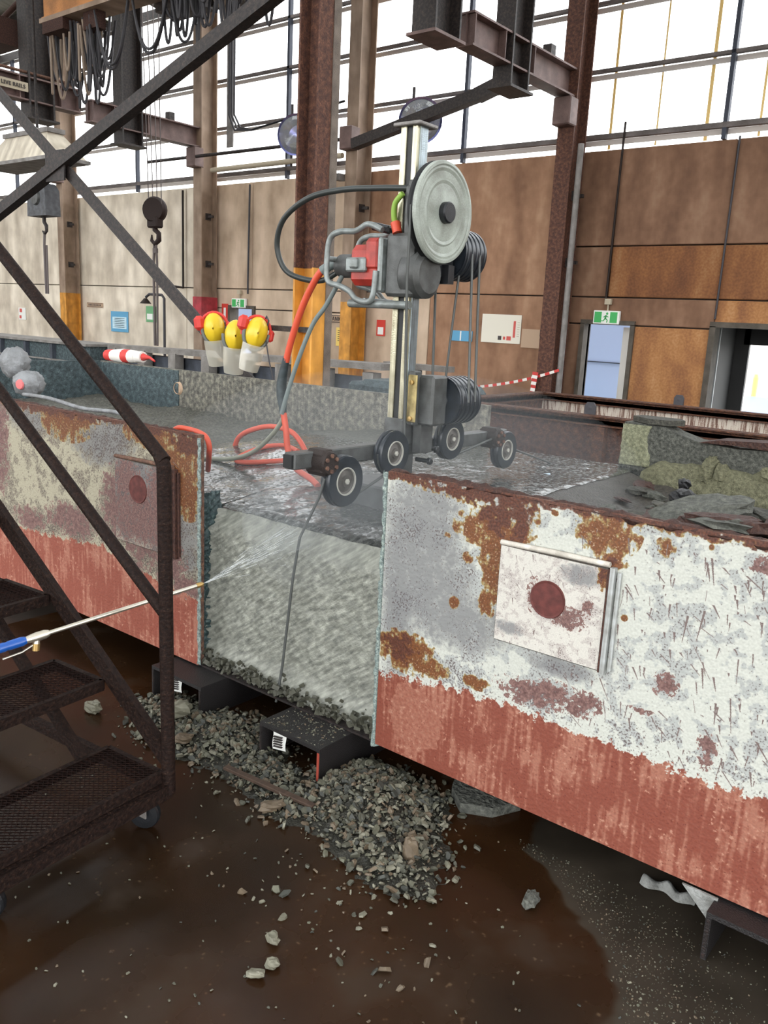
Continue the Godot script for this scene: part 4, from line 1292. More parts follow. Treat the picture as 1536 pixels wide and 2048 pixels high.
	mb.grid(90, 6, func(a, b):
		var y: float = lerpf(0.17, 1.40, a)
		var w: float = 0.022 + 0.022 * f.get_noise_2d(y * 30.0, 5.0) + 0.012 * f.get_noise_2d(y * 90.0, 9.0)
		var bend: float = sin(b * PI)
		return Vector3(-2.115 - w * 0.9 + b * (w + 0.02), y, zf - 0.03 + bend * (0.036 + 0.006 * f.get_noise_2d(y * 70.0, b * 8.0))), true, true)
	part("torn_edge", mb, M.torn_edge, t)
	mb = MB.new()
	mb.grid(80, 4, func(a, b):
		var y: float = lerpf(0.19, 1.39, a)
		return Vector3(-3.312 + 0.012 * sin(b * PI) + 0.012 * f.get_noise_2d(y * 60.0, b * 10.0), y, lerpf(zf + 0.002, zf - 0.02, b)))
	part("cut_edge", mb, M.torn_edge, t)
	# welded patches with round plugs
	var pr := StandardMaterial3D.new()
	pr.resource_name = "patch_paint_right"; pr.roughness = 0.6
	pr.albedo_texture = face_tex(-1.54, -1.11, 0.84, 1.215, 512, 446, 131, {dark = [[-1.12, 1.2, 0.02, 0.03]], ochre = [[-1.12, 1.19, 0.02, 0.04]], bare = [[-1.25, 0.99, 0.06, 0.025], [-1.23, 1.02, 0.05, 0.02], [-1.39, 1.06, 0.02, 0.05], [-1.17, 1.06, 0.02, 0.02]], dirt = [[-1.2, 1.17, 0.07, 0.03], [-1.48, 0.90, 0.05, 0.02]], pink = [], line = [[-2.0, 0.0], [0.0, 0.0]], white = C8(192, 188, 179), grey = C8(176, 169, 162), speck = 0.16, red = C8(150, 80, 62), rim = 2.0, scratches = 60, scratch_x = [-1.52, -1.13]})
	var pl := StandardMaterial3D.new()
	pl.resource_name = "patch_paint_left"; pl.roughness = 0.65
	pl.albedo_texture = face_tex(-4.0, -3.49, 0.74, 1.205, 512, 466, 151, {dark = [], ochre = [], bare = [[-3.8, 0.9, 0.25, 0.12], [-3.9, 1.1, 0.1, 0.1], [-3.6, 1.0, 0.1, 0.2]], dirt = [[-3.75, 1.1, 0.3, 0.15]], pink = [], line = [[-5.0, 0.0], [0.0, 0.0]], white = C8(146, 138, 124), grey = C8(108, 97, 92), speck = 0.3, red = C8(150, 80, 62), rim = 2.0, scratches = 10, scratch_x = [-3.95, -3.55]})
	for s in [[-1.54, -1.11, 0.84, 1.215, pr, -1.328, 1.05, 0.068], [-4.0, -3.49, 0.74, 1.205, pl, -3.785, 1.057, 0.075]]:
		mb = MB.new()
		mb.box(Vector3((s[0] + s[1]) / 2, (s[2] + s[3]) / 2, zf + 0.009), Vector3(s[1] - s[0], s[3] - s[2], 0.018), Basis.IDENTITY, 0.004)
		var pt := part("welded_patch", mb, M.patch_worn, t)
		mb = MB.new()
		mb.quad(Vector3(s[0] + 0.004, s[2] + 0.004, zf + 0.0186), Vector3(s[1] - 0.004, s[2] + 0.004, zf + 0.0186), Vector3(s[1] - 0.004, s[3] - 0.004, zf + 0.0186), Vector3(s[0] + 0.004, s[3] - 0.004, zf + 0.0186))
		part("painted_face", mb, s[4], pt)
		mb = MB.new()
		mb.lathe([[s[7] * 1.04, 0.0], [s[7], 0.006], [s[7] * 0.9, 0.004], [0.0, 0.005]], Vector3(s[5], s[6], zf + 0.018), Vector3.BACK, 28)
		part("round_plug", mb, M.disc_red, pt)
		mb = MB.new()
		mb.tube([Vector3(s[0], s[3] + 0.006, zf + 0.012), Vector3(lerpf(s[0], s[1], 0.5), s[3] + 0.012, zf + 0.014), Vector3(s[1], s[3] + 0.012, zf + 0.012)], 0.011, 6)
		part("weld_bead", mb, M.patch_white if s[4] == pr else M.rust, pt)
		mb = MB.new()
		mb.box(Vector3(s[1] + 0.014, (s[2] + s[3]) / 2, zf + 0.012), Vector3(0.018, s[3] - s[2] + 0.01, 0.022)); mb.box(Vector3(s[1] + 0.036, (s[2] + s[3]) / 2, zf + 0.006), Vector3(0.012, s[3] - s[2] - 0.02, 0.012))
		part("side_strip", mb, M.strip_zinc if s[4] == pr else M.rust_dark, pt)
		mb = MB.new()
		mb.box(Vector3(s[1] + 0.003, (s[2] + s[3]) / 2, zf + 0.014), Vector3(0.005, s[3] - s[2], 0.026))
		part("rust_seam", mb, M.rust_dark, pt)
	build_dross()

func build_dross() -> void:
	var f := noise(12, 0.12, 4)
	var g := noise(13, 0.6, 3)
	# solid ash left in the bath: three blocks, the middle one bared by the cut
	for s in [[-8.26, -3.36, -5.33, -2.715, M.dross, "dark grey solid ash filling the long part of the bath beside the stair", 120, 60], [-2.14, 1.2, -5.17, -2.715, M.crust_dark, "crusty grey ash between the rusted rim and the crusted rear wall", 90, 60]]:
		var t := thing("ash_block", s[5], "ash", Vector3((s[0] + s[1]) / 2, 0.187, -4.0))
		var mb := MB.new()
		mb.grid(s[6], s[7], func(a, b):
			var x: float = lerpf(s[0], s[1], a)
			var z: float = lerpf(s[3], s[2], b)
			return Vector3(x, surface_height(x, z, f, g), z))
		part("crust", mb, s[4], t)
		if s[0] < -5.0:
			mb = MB.new()
			mb.grid(60, 60, func(a, b):
				var x: float = lerpf(-4.7, -3.36, a)
				var z: float = lerpf(-2.715, -4.9, b)
				return Vector3(x, surface_height(x, z, f, g) + 0.006 - 0.03 * smoothstep(-4.5, -4.7, x) - 0.03 * smoothstep(-4.6, -4.9, z), z))
			part("wet_crust", mb, M.dross_wet, t)
		mb = MB.new()
		var xs: float = s[1] if s[0] < -5.0 else s[0]
		mb.grid(8, 40, func(a, b):
			var z: float = lerpf(s[3], -2.88, a)
			var y: float = lerpf(0.187, surface_height(xs, z, f, g), b)
			return Vector3(xs + 0.03 * g.get_noise_2d(z * 30.0, y * 30.0), y, z), true, xs > -3.0)
		part("cut_side", mb, M.dross_teal, t)
	var t := thing("bared_ash_block", "wet grey ash block bared in the cut between the two painted plates", "ash", Vector3(-2.73, 0.187, -4.0))
	var mb := MB.new()
	mb.grid(90, 110, func(a, b):
		var x: float = lerpf(-3.40, -2.10, a)
		var z: float = lerpf(-2.86, -5.33, b)
		var y := surface_height(x, z, f, g) + 0.0022 * g.get_noise_2d(x * 22.0, z * 22.0)
		return Vector3(x, y + 0.004 - 0.012 * smoothstep(-2.9, -2.86, z), z))
	part("wet_top", mb, M.dross_wet, t)
	mb = MB.new()
	mb.grid(100, 90, func(a, b):
		var x: float = lerpf(-3.40, -2.10, a)
		var top: float = surface_height(x, -2.86, f, g) - 0.008 + 0.0022 * g.get_noise_2d(x * 22.0, -2.86 * 22.0)
		var y: float = lerpf(0.187, top, b)
		var round_top: float = 0.07 * pow(smoothstep(0.84, 1.0, b), 1.5)
		var side: float = 0.05 * smoothstep(-3.3, -3.40, x)
		return Vector3(x, y, -2.79 - round_top + side + 0.007 * g.get_noise_2d(x * 26.0, y * 20.0) + 0.014 * f.get_noise_2d(x * 18.0, y * 12.0) + 0.05 * smoothstep(0.16, 0.0, b)))
	part("broken_face", mb, M.dross_face, t)
	mb = MB.new()
	mb.grid(10, 90, func(a, b):
		var y: float = lerpf(0.187, 1.10, b)
		return Vector3(-3.335 - 0.02 * a + 0.03 * g.get_noise_2d(a * 9.0, y * 40.0), y, lerpf(-2.715, -2.86, a)), true, true)
	part("teal_side", mb, M.dross_teal, t)
	# crushed rim of the block: chips lying along its foot on the plate
	rng.seed = 77
	mb = MB.new()
	for k in 420:
		var x := rng.randf_range(-3.32, -2.14)
		var s := rng.randf_range(0.008, 0.024)
		mb.box(Vector3(x, 0.19 + absf(rng.randfn(0.0, 0.03)), -2.70 - rng.randf() * 0.08), Vector3(s * rng.randf_range(1.0, 2.2), s * 0.6, s), Basis.from_euler(Vector3(rng.randf() * 3, rng.randf() * 3, rng.randf() * 3)))
	solo("fallen_grit", mb, M.chip_1, "grey grit lying along the foot of the bared ash face", "grit", "", "stuff")
	# broken rear wall of the right part, crusted with ash
	t = thing("crusted_rear_wall", "broken greenish grey crusted rear wall with a dark capping slab", "wall remnant", Vector3(-0.6, 1.0, -5.35))
	mb = MB.new()
	mb.prism(PackedVector2Array([Vector2(-2.20, 0.95), Vector2(1.3, 0.95), Vector2(1.3, 1.36), Vector2(-0.9, 1.355), Vector2(-1.25, 1.36), Vector2(-1.5, 1.345), Vector2(-1.75, 1.365), Vector2(-1.88, 1.40), Vector2(-1.95, 1.43), Vector2(-2.22, 1.435), Vector2(-2.235, 1.36), Vector2(-2.215, 1.28), Vector2(-2.24, 1.18), Vector2(-2.22, 1.08), Vector2(-2.235, 1.0)]), Vector3(0, 0, -5.30), Vector3.RIGHT, Vector3.UP, Vector3(0, 0, -0.16))
	part("grey_layer", mb, M.grey_rock, t)
	mb = MB.new()
	mb.grid(100, 16, func(a, b):
		var x: float = lerpf(-2.06, 1.3, a)
		var top: float = 1.17 + 0.06 * smoothstep(-2.06, -1.8, x) + 0.05 * f.get_noise_1d(x * 24.0) + 0.03 * f.get_noise_1d(x * 70.0)
		var y: float = lerpf(0.98, top, b)
		return Vector3(x, y, -5.27 + 0.06 * (1.0 - b * b) + 0.012 * g.get_noise_2d(x * 16.0, y * 16.0) - 0.05 * smoothstep(0.94, 1.0, b)))
	part("green_layer", mb, M.green_rock, t)
	mb = MB.new()
	mb.grid(14, 18, func(a, b):
		var x: float = lerpf(-2.225, -2.02, a)
		var y: float = lerpf(1.16, 1.425, b)
		return Vector3(x - 0.02 * sin(y * 20.0) * a, y, -5.285 + 0.012 * g.get_noise_2d(x * 40.0, y * 40.0) - 0.03 * smoothstep(0.8, 1.0, a)))
	part("pale_patch", mb, M.pale_rock, t)
	mb = MB.new()
	mb.prism(PackedVector2Array([Vector2(-2.20, -0.02), Vector2(-2.05, 0.09), Vector2(-1.93, 0.07), Vector2(-1.86, -0.03), Vector2(-1.92, -0.13), Vector2(-2.18, -0.12)]), Vector3(0, 1.438, -5.36), Vector3.RIGHT, Vector3.BACK, Vector3(0, 0.035, 0))
	part("capping_slab", mb, M.cap_rock, t)
	mb = MB.new()
	mb.prism(PackedVector2Array([Vector2(-1.72, 0), Vector2(-1.5, 0.008), Vector2(-1.2, -0.004), Vector2(1.2, 0.0), Vector2(1.2, 0.055), Vector2(-0.7, 0.06), Vector2(-1.2, 0.055), Vector2(-1.6, 0.03)]), Vector3(0, 1.362, -5.26), Vector3.RIGHT, Vector3.UP, Vector3(0, 0, -0.18))
	part("capping_crust", mb, M.brown_rock, t)
	for s in [[-1.63, 1.20, 0.05, 0.09], [-1.55, 1.19, 0.05, 0.06], [-1.28, 1.22, 0.06, 0.04]]:
		mb = MB.new()
		rock(mb, Vector3(s[0], s[1], -5.26), Vector3(s[2], s[3], 0.03), int(s[0] * -100), 2)
		part("nodule", mb, M.green_rock, t)
	# loose slabs and black lumps on the crust behind the right rim
	rng.seed = 91
	for k in 110:
		var x := rng.randf_range(-1.45, -0.3) if k < 44 else rng.randf_range(-2.0, -0.5)
		var z := rng.randf_range(-3.5, -2.78) if k < 44 else rng.randf_range(-4.9, -3.1)
		mb = MB.new()
		rock(mb, Vector3(x, surface_height(x, z, f, g) + 0.022, z), Vector3(rng.randf_range(0.06, 0.2), rng.randf_range(0.014, 0.035), rng.randf_range(0.05, 0.12)) * (1.0 if k < 44 else rng.randf_range(0.4, 0.9)), 200 + k, 2)
		solo("crust_flake", mb, [M.brown_rock, M.cap_rock, M.grey_rock][k % 3], "flat flake of crust lying between rusted rim and crusted rear wall", "crust", "crust flakes behind the right rim")
	for s in [[Vector3(-1.55, 1.13, -4.6), Vector3(0.07, 0.045, 0.06)], [Vector3(-1.42, 1.12, -4.5), Vector3(0.08, 0.05, 0.06)], [Vector3(-1.34, 1.12, -4.65), Vector3(0.05, 0.035, 0.04)], [Vector3(-1.6, 1.18, -4.75), Vector3(0.035, 0.03, 0.03)]]:
		mb = MB.new()
		rock(mb, s[0], s[1], int(s[0].x * -300), 2)
		solo("black_lump", mb, M.black_lump, "black charred lump in front of the crusted rear wall", "lump", "black lumps")
	mb = MB.new()
	mb.box(Vector3(-2.42, 1.11, -4.55), Vector3(0.16, 0.015, 0.09), Basis.from_euler(Vector3(0.3, 0.6, 0.2)), 0.004)
	solo("plastic_scrap", mb, M.plastic_blue, "pale blue plastic scrap on the wet ash beside the far guide wheel", "scrap")

func rock(mb: MB, at: Vector3, s: Vector3, sd: int, fine := 1) -> void:
	var r := RandomNumberGenerator.new()
	r.seed = sd
	var fr := noise(sd, 0.9, 2)
	var nu := 6 + fine * 3
	var nv := 3 + fine * 2
	var b := Basis.from_euler(Vector3(r.randf_range(-0.2, 0.2), r.randf() * TAU, r.randf_range(-0.2, 0.2)))
	mb.grid(nu, nv, func(a, c):
		var th: float = a * TAU if a < 1.0 else 0.0
		var ph: float = c * PI
		var d := Vector3(sin(ph) * cos(th), -cos(ph), sin(ph) * sin(th))
		var k: float = 1.0 + 0.45 * fr.get_noise_3d(d.x * 1.6, d.y * 1.6, d.z * 1.6)
		d = Vector3(signf(d.x) * pow(absf(d.x), 0.75), signf(d.y) * pow(absf(d.y), 0.75), signf(d.z) * pow(absf(d.z), 0.75))
		return at + b * (d * s * k), false, true)

func build_supports() -> void:
	for s in [[-2.63, -2.25, -2.48, "black steel channel with a paper tag under the bared ash block"], [-3.50, -3.10, -2.52, "black steel channel under the bath behind the stair post"], [-0.62, -0.10, -2.58, "black steel channel under the painted plate beside a grey rag"]]:
		var t := thing("support_channel", s[3], "support", Vector3((s[0] + s[1]) / 2, 0, -4.0), "steel channels under the bath")
		var mb := MB.new()
		var zc: float = (s[2] - 5.5) / 2
		var ln: float = s[2] + 5.5
		mb.box(Vector3((s[0] + s[1]) / 2, 0.167, zc), Vector3(s[1] - s[0], 0.018, ln))
		part("web", mb, M.channel_black, t)
		for x in [s[0] + 0.009, s[1] - 0.009]:
			mb = MB.new()
			mb.box(Vector3(x, 0.079, zc), Vector3(0.018, 0.158, ln))
			part("flange", mb, M.channel_black, t)
			mb = MB.new()
			mb.box(Vector3(x, 0.08, s[2] + 0.001), Vector3(0.012, 0.15, 0.003))
			part("worn_edge", mb, M.channel_red if x > -2.3 and x < -2.2 else M.bottom_plate, t)
	for s in [[Vector3(-2.605, 0.09, -2.515), "white paper tag with fine print hanging in the channel under the ash"], [Vector3(-3.42, 0.10, -2.56), "white paper tag hanging in the channel behind the stair post"]]:
		var tg := thing("paper_tag", s[1], "tag", s[0] - Vector3(0, 0.05, 0))
		var mb := MB.new()
		mb.grid(3, 5, func(a, b): return s[0] + Vector3(0.028 + a * 0.065, -0.045 + b * 0.085, 0.004 * sin(b * 5.0) - a * 0.02))
		part("card", mb, M.paper_white, tg)
		mb = MB.new()
		for k in 5:
			mb.box(s[0] + Vector3(0.06, -0.025 + k * 0.012, 0.0), Vector3(0.045, 0.003, 0.012), Basis.from_euler(Vector3(0, 0.3, 0)))
		part("print_line", mb, M.print_dark, tg)

# ---------- the wire saw
func guide_wheel(parent: Node3D, at: Vector3, r: float) -> void:
	var mb := MB.new()
	var w := 0.026
	mb.lathe([[r * 0.52, w], [r * 0.96, w * 1.05], [r, w * 0.75], [r, w * 0.4], [r * 0.90, 0.004], [r * 0.90, -0.004], [r, -w * 0.4], [r, -w * 0.75], [r * 0.96, -w], [r * 0.5, -w]], at, Vector3.RIGHT, 40)
	var wh := part("guide_wheel", mb, M.rubber, parent)
	mb = MB.new()
	mb.lathe([[r * 0.55, w + 0.0005], [r * 0.545, w + 0.004], [r * 0.505, w + 0.004], [r * 0.49, w - 0.004]], at, Vector3.RIGHT, 40)
	part("rim_ring", mb, M.rim_pale, wh)
	mb = MB.new()
	mb.lathe([[r * 0.5, w - 0.006], [r * 0.42, w - 0.010], [r * 0.24, w - 0.004], [r * 0.22, w + 0.004], [0.0, w + 0.004]], at, Vector3.RIGHT, 32)
	part("hub", mb, M.hub_grey, wh)
	mb = MB.new()
	mb.lathe([[r * 0.11, w + 0.003], [r * 0.11, w + 0.011], [r * 0.05, w + 0.013], [0.0, w + 0.013]], at, Vector3.RIGHT, 6)
	part("axle_bolt", mb, M.rim_pale, wh)

func pulley_stack(parent: Node3D, at: Vector3, r: float, z0: float, z1: float, n: int) -> void:
	var mb := MB.new()
	var prof := [[0.0, z0], [r * 0.3, z0], [r * 0.32, z0 - 0.006], [r * 0.92, z0 - 0.006], [r * 0.98, z0]]
	var st := (z1 - z0) / n
	for k in n:
		prof.append([r, z0 + st * (k + 0.06)]); prof.append([r, z0 + st * (k + 0.28)]); prof.append([r * 0.86, z0 + st * (k + 0.5)]); prof.append([r, z0 + st * (k + 0.72)])
	prof.append([r, z1]); prof.append([0.0, z1])
	prof.reverse()
	mb.lathe(prof, at, Vector3.BACK, 40)
	var p := part("storage_pulley", mb, M.rubber, parent)
	mb = MB.new()
	mb.lathe([[r * 0.30, z0], [r * 0.28, z0 + 0.012], [0.0, z0 + 0.012]], at, Vector3.BACK, 20)
	part("end_cap", mb, M.saw_grey, p)

func bent_tube(pts: Array, r: float, steps := 6) -> Array:
	# smooth path through the points (Catmull-Rom)
	var out := []
	for k in pts.size() - 1:
		var a: Vector3 = pts[maxi(k - 1, 0)]
		var b: Vector3 = pts[k]
		var c: Vector3 = pts[k + 1]
		var d: Vector3 = pts[mini(k + 2, pts.size() - 1)]
		for s in steps:
			out.append(b.cubic_interpolate(c, a, d, float(s) / steps))
	out.append(pts[pts.size() - 1])
	return out

func build_saw() -> void:
	var t := thing("wire_saw", "wire saw on a square aluminium mast with grey drive wheel and black guide wheels", "machine", Vector3(-2.62, 1.05, -3.45))
	var mb := MB.new()
	# mast: square extrusion with a groove in its front and side
	var x0 := -2.70; var x1 := -2.60; var za := -3.40; var zb := -3.50
	mb.box(Vector3(-2.683, 2.2, -3.41), Vector3(0.034, 1.42, 0.02), Basis.IDENTITY, 0.003); mb.box(Vector3(-2.615, 2.2, -3.41), Vector3(0.03, 1.42, 0.02), Basis.IDENTITY, 0.003)
	mb.box(Vector3(-2.65, 2.2, -3.455), Vector3(0.1, 1.42, 0.07), Basis.IDENTITY, 0.003)
	part("mast", mb, M.aluminium, t)
	mb = MB.new()
	mb.box(Vector3(-2.598, 2.2, -3.45), Vector3(0.008, 1.42, 0.06), Basis.IDENTITY, 0.002)
	part("rack", mb, M.aluminium_blue, t)
	mb = MB.new()
	mb.box(Vector3(-2.65, 2.2, -3.414), Vector3(0.03, 1.42, 0.008))
	part("groove", mb, M.groove_black, t)
	mb = MB.new()
	mb.box(Vector3(-2.65, 2.915, -3.45), Vector3(0.16, 0.016, 0.15), Basis.IDENTITY, 0.004)
	part("top_plate", mb, M.steel_grey, t)
	# foot
	mb = MB.new()
	mb.box(Vector3(-2.65, 1.45, -3.45), Vector3(0.13, 0.14, 0.12), Basis.IDENTITY, 0.01); mb.box(Vector3(-2.66, 1.28, -3.47), Vector3(0.10, 0.5, 0.10)); mb.box(Vector3(-2.72, 1.10, -3.42), Vector3(0.36, 0.16, 0.3), Basis.IDENTITY, 0.01)
	part("foot", mb, M.saw_grey, t)
	mb = MB.new()
	mb.bar(Vector3(-2.64, 1.372, -2.64), Vector3(-2.64, 1.36, -4.46), 0.07, 0.075, Vector3.UP, 0.006)
	part("cross_bar", mb, M.saw_grey, t)
	mb = MB.new()
	mb.box(Vector3(-2.64, 1.372, -2.635), Vector3(0.054, 0.058, 0.012))
	part("bar_end_cap", mb, M.groove_black, t)
	for s in [[Vector3(-2.56, 1.265, -2.91), 0.122], [Vector3(-2.57, 1.362, -3.285), 0.113], [Vector3(-2.57, 1.395, -3.785), 0.113], [Vector3(-2.57, 1.284, -4.37), 0.112]]:
		guide_wheel(t, s[0], s[1])
	# clamps that carry the outer wheels
	for s in [[Vector3(-2.60, 1.36, -2.80), Vector3(-2.59, 1.27, -2.90)], [Vector3(-2.61, 1.36, -4.28), Vector3(-2.60, 1.29, -4.36)]]:
		mb = MB.new()
		mb.box(s[0], Vector3(0.13, 0.12, 0.09), Basis.IDENTITY, 0.02)
		mb.lathe([[0.0, 0.07], [0.05, 0.07], [0.055, 0.06], [0.055, -0.02], [0.0, -0.02]], s[0], Vector3.RIGHT, 14)
		mb.bar(s[0], s[1], 0.05, 0.07)
		part("swivel_clamp", mb, M.clamp, t)
		for k in 6:
			mb = MB.new()
			var a := TAU * k / 6.0
			mb.lathe([[0.010, 0.068], [0.010, 0.078], [0.0, 0.078]], s[0] + Vector3(0, cos(a), sin(a)) * 0.036, Vector3.RIGHT, 6)
			part("bolt", mb, M.rust, t)
	for s in [Vector3(-2.57, 1.36, -3.52), Vector3(-2.57, 1.355, -3.62), Vector3(-2.56, 1.30, -3.55)]:
		mb = MB.new()
		mb.lathe([[0.0, 0.05], [0.014, 0.05], [0.02, 0.045], [0.02, 0.03], [0.012, 0.03], [0.012, -0.05], [0.0, -0.05]], s, Vector3.RIGHT, 6)
		part("clamp_bolt", mb, M.saw_black, t)
	# lower carriage
	mb = MB.new()
	mb.box(Vector3(-2.55, 1.63, -3.42), Vector3(0.04, 0.27, 0.06), Basis.IDENTITY, 0.006); mb.box(Vector3(-2.50, 1.62, -3.50), Vector3(0.11, 0.25, 0.13), Basis.IDENTITY, 0.012); mb.box(Vector3(-2.54, 1.45, -3.5), Vector3(0.05, 0.2, 0.1))
	part("lower_carriage", mb, M.saw_grey, t)
	mb = MB.new()
	mb.box(Vector3(-2.535, 1.63, -3.385), Vector3(0.055, 0.235, 0.012), Basis.IDENTITY, 0.004)
	var gp := part("brass_plate", mb, M.brass_plate, t)
	for y in [1.53, 1.71]:
		mb = MB.new()
		mb.lathe([[0.012, 0.0], [0.012, 0.008], [0.0, 0.009]], Vector3(-2.535, y, -3.378), Vector3.BACK, 10)
		part("screw", mb, M.brass, gp)
	pulley_stack(t, Vector3(-2.49, 1.615, 0), 0.125, -3.57, -3.76, 5)
	pulley_stack(t, Vector3(-2.595, 2.35, 0), 0.13, -3.68, -3.87, 5)
	mb = MB.new()
	mb.box(Vector3(-2.62, 2.28, -3.60), Vector3(0.17, 0.12, 0.16), Basis.IDENTITY, 0.012); mb.box(Vector3(-2.54, 2.24, -3.60), Vector3(0.09, 0.09, 0.05))
	part("upper_arm", mb, M.saw_black, t)
	# upper carriage, motor and drive wheel
	mb = MB.new()
	mb.box(Vector3(-2.65, 2.27, -3.45), Vector3(0.17, 0.30, 0.17), Basis.IDENTITY, 0.015); mb.box(Vector3(-2.62, 2.50, -3.42), Vector3(0.05, 0.28, 0.07), Basis.IDENTITY, 0.008); mb.box(Vector3(-2.61, 2.63, -3.42), Vector3(0.045, 0.07, 0.06), Basis.IDENTITY, 0.006)
	part("upper_carriage", mb, M.saw_grey, t)
	mb = MB.new()
	mb.lathe([[0.0, -0.05], [0.11, -0.05], [0.115, -0.04], [0.115, 0.05], [0.09, 0.07], [0.0, 0.07]], Vector3(-2.585, 2.23, -3.45), Vector3.RIGHT, 28)
	part("gear_case", mb, M.saw_grey, t)
	mb = MB.new()
	mb.box(Vector3(-2.86, 2.27, -3.44), Vector3(0.22, 0.20, 0.17), Basis.IDENTITY, 0.03); mb.box(Vector3(-2.81, 2.32, -3.44), Vector3(0.10, 0.16, 0.19), Basis.IDENTITY, 0.02)
	part("motor_housing", mb, M.motor_red, t)
	mb = MB.new()
	mb.box(Vector3(-2.90, 2.27, -3.345), Vector3(0.13, 0.07, 0.03), Basis.IDENTITY, 0.008); mb.box(Vector3(-2.90, 2.275, -3.325), Vector3(0.05, 0.05, 0.03), Basis.IDENTITY, 0.008); mb.box(Vector3(-2.75, 2.27, -3.44), Vector3(0.03, 0.26, 0.2), Basis.IDENTITY, 0.008)
	part("motor_plate", mb, M.handle_grey, t)
	mb = MB.new()
	mb.lathe([[0.0, 0.1], [0.05, 0.1], [0.06, 0.08], [0.06, -0.02], [0.0, -0.02]], Vector3(-3.0, 2.27, -3.44), Vector3.LEFT, 16)
	part("motor_nose", mb, M.saw_grey, t)
	for z in [-3.33, -3.56]:
		mb = MB.new()
		mb.tube(bent_tube([Vector3(-2.73, 2.43, z), Vector3(-2.82, 2.46, z), Vector3(-2.90, 2.43, z), Vector3(-3.0, 2.43, z), Vector3(-3.07, 2.40, z), Vector3(-3.09, 2.30, z), Vector3(-3.08, 2.19, z), Vector3(-3.0, 2.165, z), Vector3(-2.93, 2.14, z), Vector3(-2.88, 2.10, z), Vector3(-2.80, 2.09, z), Vector3(-2.77, 2.13, z), Vector3(-2.76, 2.24, z)], 0.015), 0.015, 10)
		part("carry_handle", mb, M.handle_grey, t)
	mb = MB.new()
	mb.tube([Vector3(-3.09, 2.3, -3.33), Vector3(-3.09, 2.3, -3.56)], 0.014, 8); mb.tube([Vector3(-2.83, 2.095, -3.33), Vector3(-2.83, 2.095, -3.56)], 0.014, 8); mb.tube([Vector3(-2.95, 2.08, -3.36), Vector3(-2.56, 2.08, -3.36)], 0.02, 8)
	part("handle_spacer", mb, M.handle_grey, t)
	mb = MB.new()
	mb.box(Vector3(-2.80, 2.45, -3.42), Vector3(0.12, 0.04, 0.06), Basis.from_euler(Vector3(0, 0, -0.2)), 0.01)
	part("lever", mb, M.saw_black, t)
	var c := Vector3(-2.50, 2.52, -3.49)
	mb = MB.new()
	var R := 0.236
	mb.lathe([[0.0, 0.022], [0.05, 0.022], [R * 0.56, 0.016], [R * 0.62, 0.020], [R * 0.66, 0.014], [R * 0.80, 0.014], [R * 0.86, 0.020], [R * 0.9, 0.018], [R * 0.93, 0.024], [R * 0.985, 0.022], [R, 0.014], [R, 0.004]], c, Vector3.RIGHT, 64)
	var dw := part("drive_wheel", mb, M.wheel_grey, t)
	# lathe steps run outwards here, so the face points to +x
	mb = MB.new()
	mb.lathe([[R, 0.004], [R * 0.94, -0.006], [R * 0.94, -0.014], [R, -0.026], [R * 0.9, -0.03], [0.0, -0.03]], c, Vector3.RIGHT, 64)
	part("wheel_groove", mb, M.groove_black, dw)
	mb = MB.new()
	mb.lathe([[0.0, 0.055], [0.044, 0.055], [0.050, 0.048], [0.050, 0.018]], c, Vector3.RIGHT, 28)
	part("wheel_hub", mb, M.saw_black, dw)
	mb = MB.new()
	mb.tube([c, c + Vector3(-0.16, -0.1, 0.03)], 0.035, 12)
	part("drive_shaft", mb, M.saw_grey, t)
	mb = MB.new()
	mb.tube(bent_tube([Vector3(-2.645, 2.60, -3.37), Vector3(-2.69, 2.555, -3.37), Vector3(-2.70, 2.49, -3.38), Vector3(-2.69, 2.46, -3.39)], 0.014), 0.014, 8)
	part("green_hose", mb, M.hose_green, t)
	mb = MB.new()
	mb.tube([Vector3(-2.695, 2.47, -3.385), Vector3(-2.675, 2.42, -3.38)], 0.024, 10)
	part("red_coupling", mb, M.hose_orange, t)
	# diamond wire: one loop over all the wheels and through the ash
	var dwire := thing("diamond_wire", "thin grey cutting wire running over the saw wheels into the ash", "wire", Vector3(-2.6, 0.15, -3.5))
	var r := 0.007
	var arc := []
	for k in 9:
		var a := lerpf(0.0, PI, k / 8.0)
		arc.append(Vector3(-2.57, 1.362 - sin(a) * 0.106, -3.285 - cos(a) * 0.106))
	for run in [[Vector3(-2.51, 2.53, -3.262), Vector3(-2.54, 2.2, -3.30), Vector3(-2.565, 1.40, -3.38), Vector3(-2.568, 1.33, -3.39)], arc,
			[Vector3(-2.57, 1.262, -3.26), Vector3(-2.56, 1.17, -2.97)],
			[Vector3(-2.56, 1.29, -2.79), Vector3(-2.58, 1.20, -2.78), Vector3(-2.685, 0.99, -2.768), Vector3(-2.70, 0.80, -2.745), Vector3(-2.748, 0.333, -2.735), Vector3(-2.76, 0.15, -2.71)],
			[Vector3(-2.51, 2.50, -3.722), Vector3(-2.545, 1.9, -3.70), Vector3(-2.57, 1.42, -3.686)],
			[Vector3(-2.57, 1.29, -3.80), Vector3(-2.57, 1.37, -4.30)],
			[Vector3(-2.57, 1.28, -4.475), Vector3(-2.58, 1.06, -5.3), Vector3(-2.58, 0.2, -5.5)],
			[Vector3(-2.47, 2.35, -3.74), Vector3(-2.367, 1.615, -3.64)], [Vector3(-2.47, 2.35, -3.81), Vector3(-2.367, 1.615, -3.70)], [Vector3(-2.72, 2.35, -3.78), Vector3(-2.61, 1.615, -3.66)]]:
		mb = MB.new()
		mb.tube(run, r, 6)
		part("wire_run", mb, M.wire, dwire)

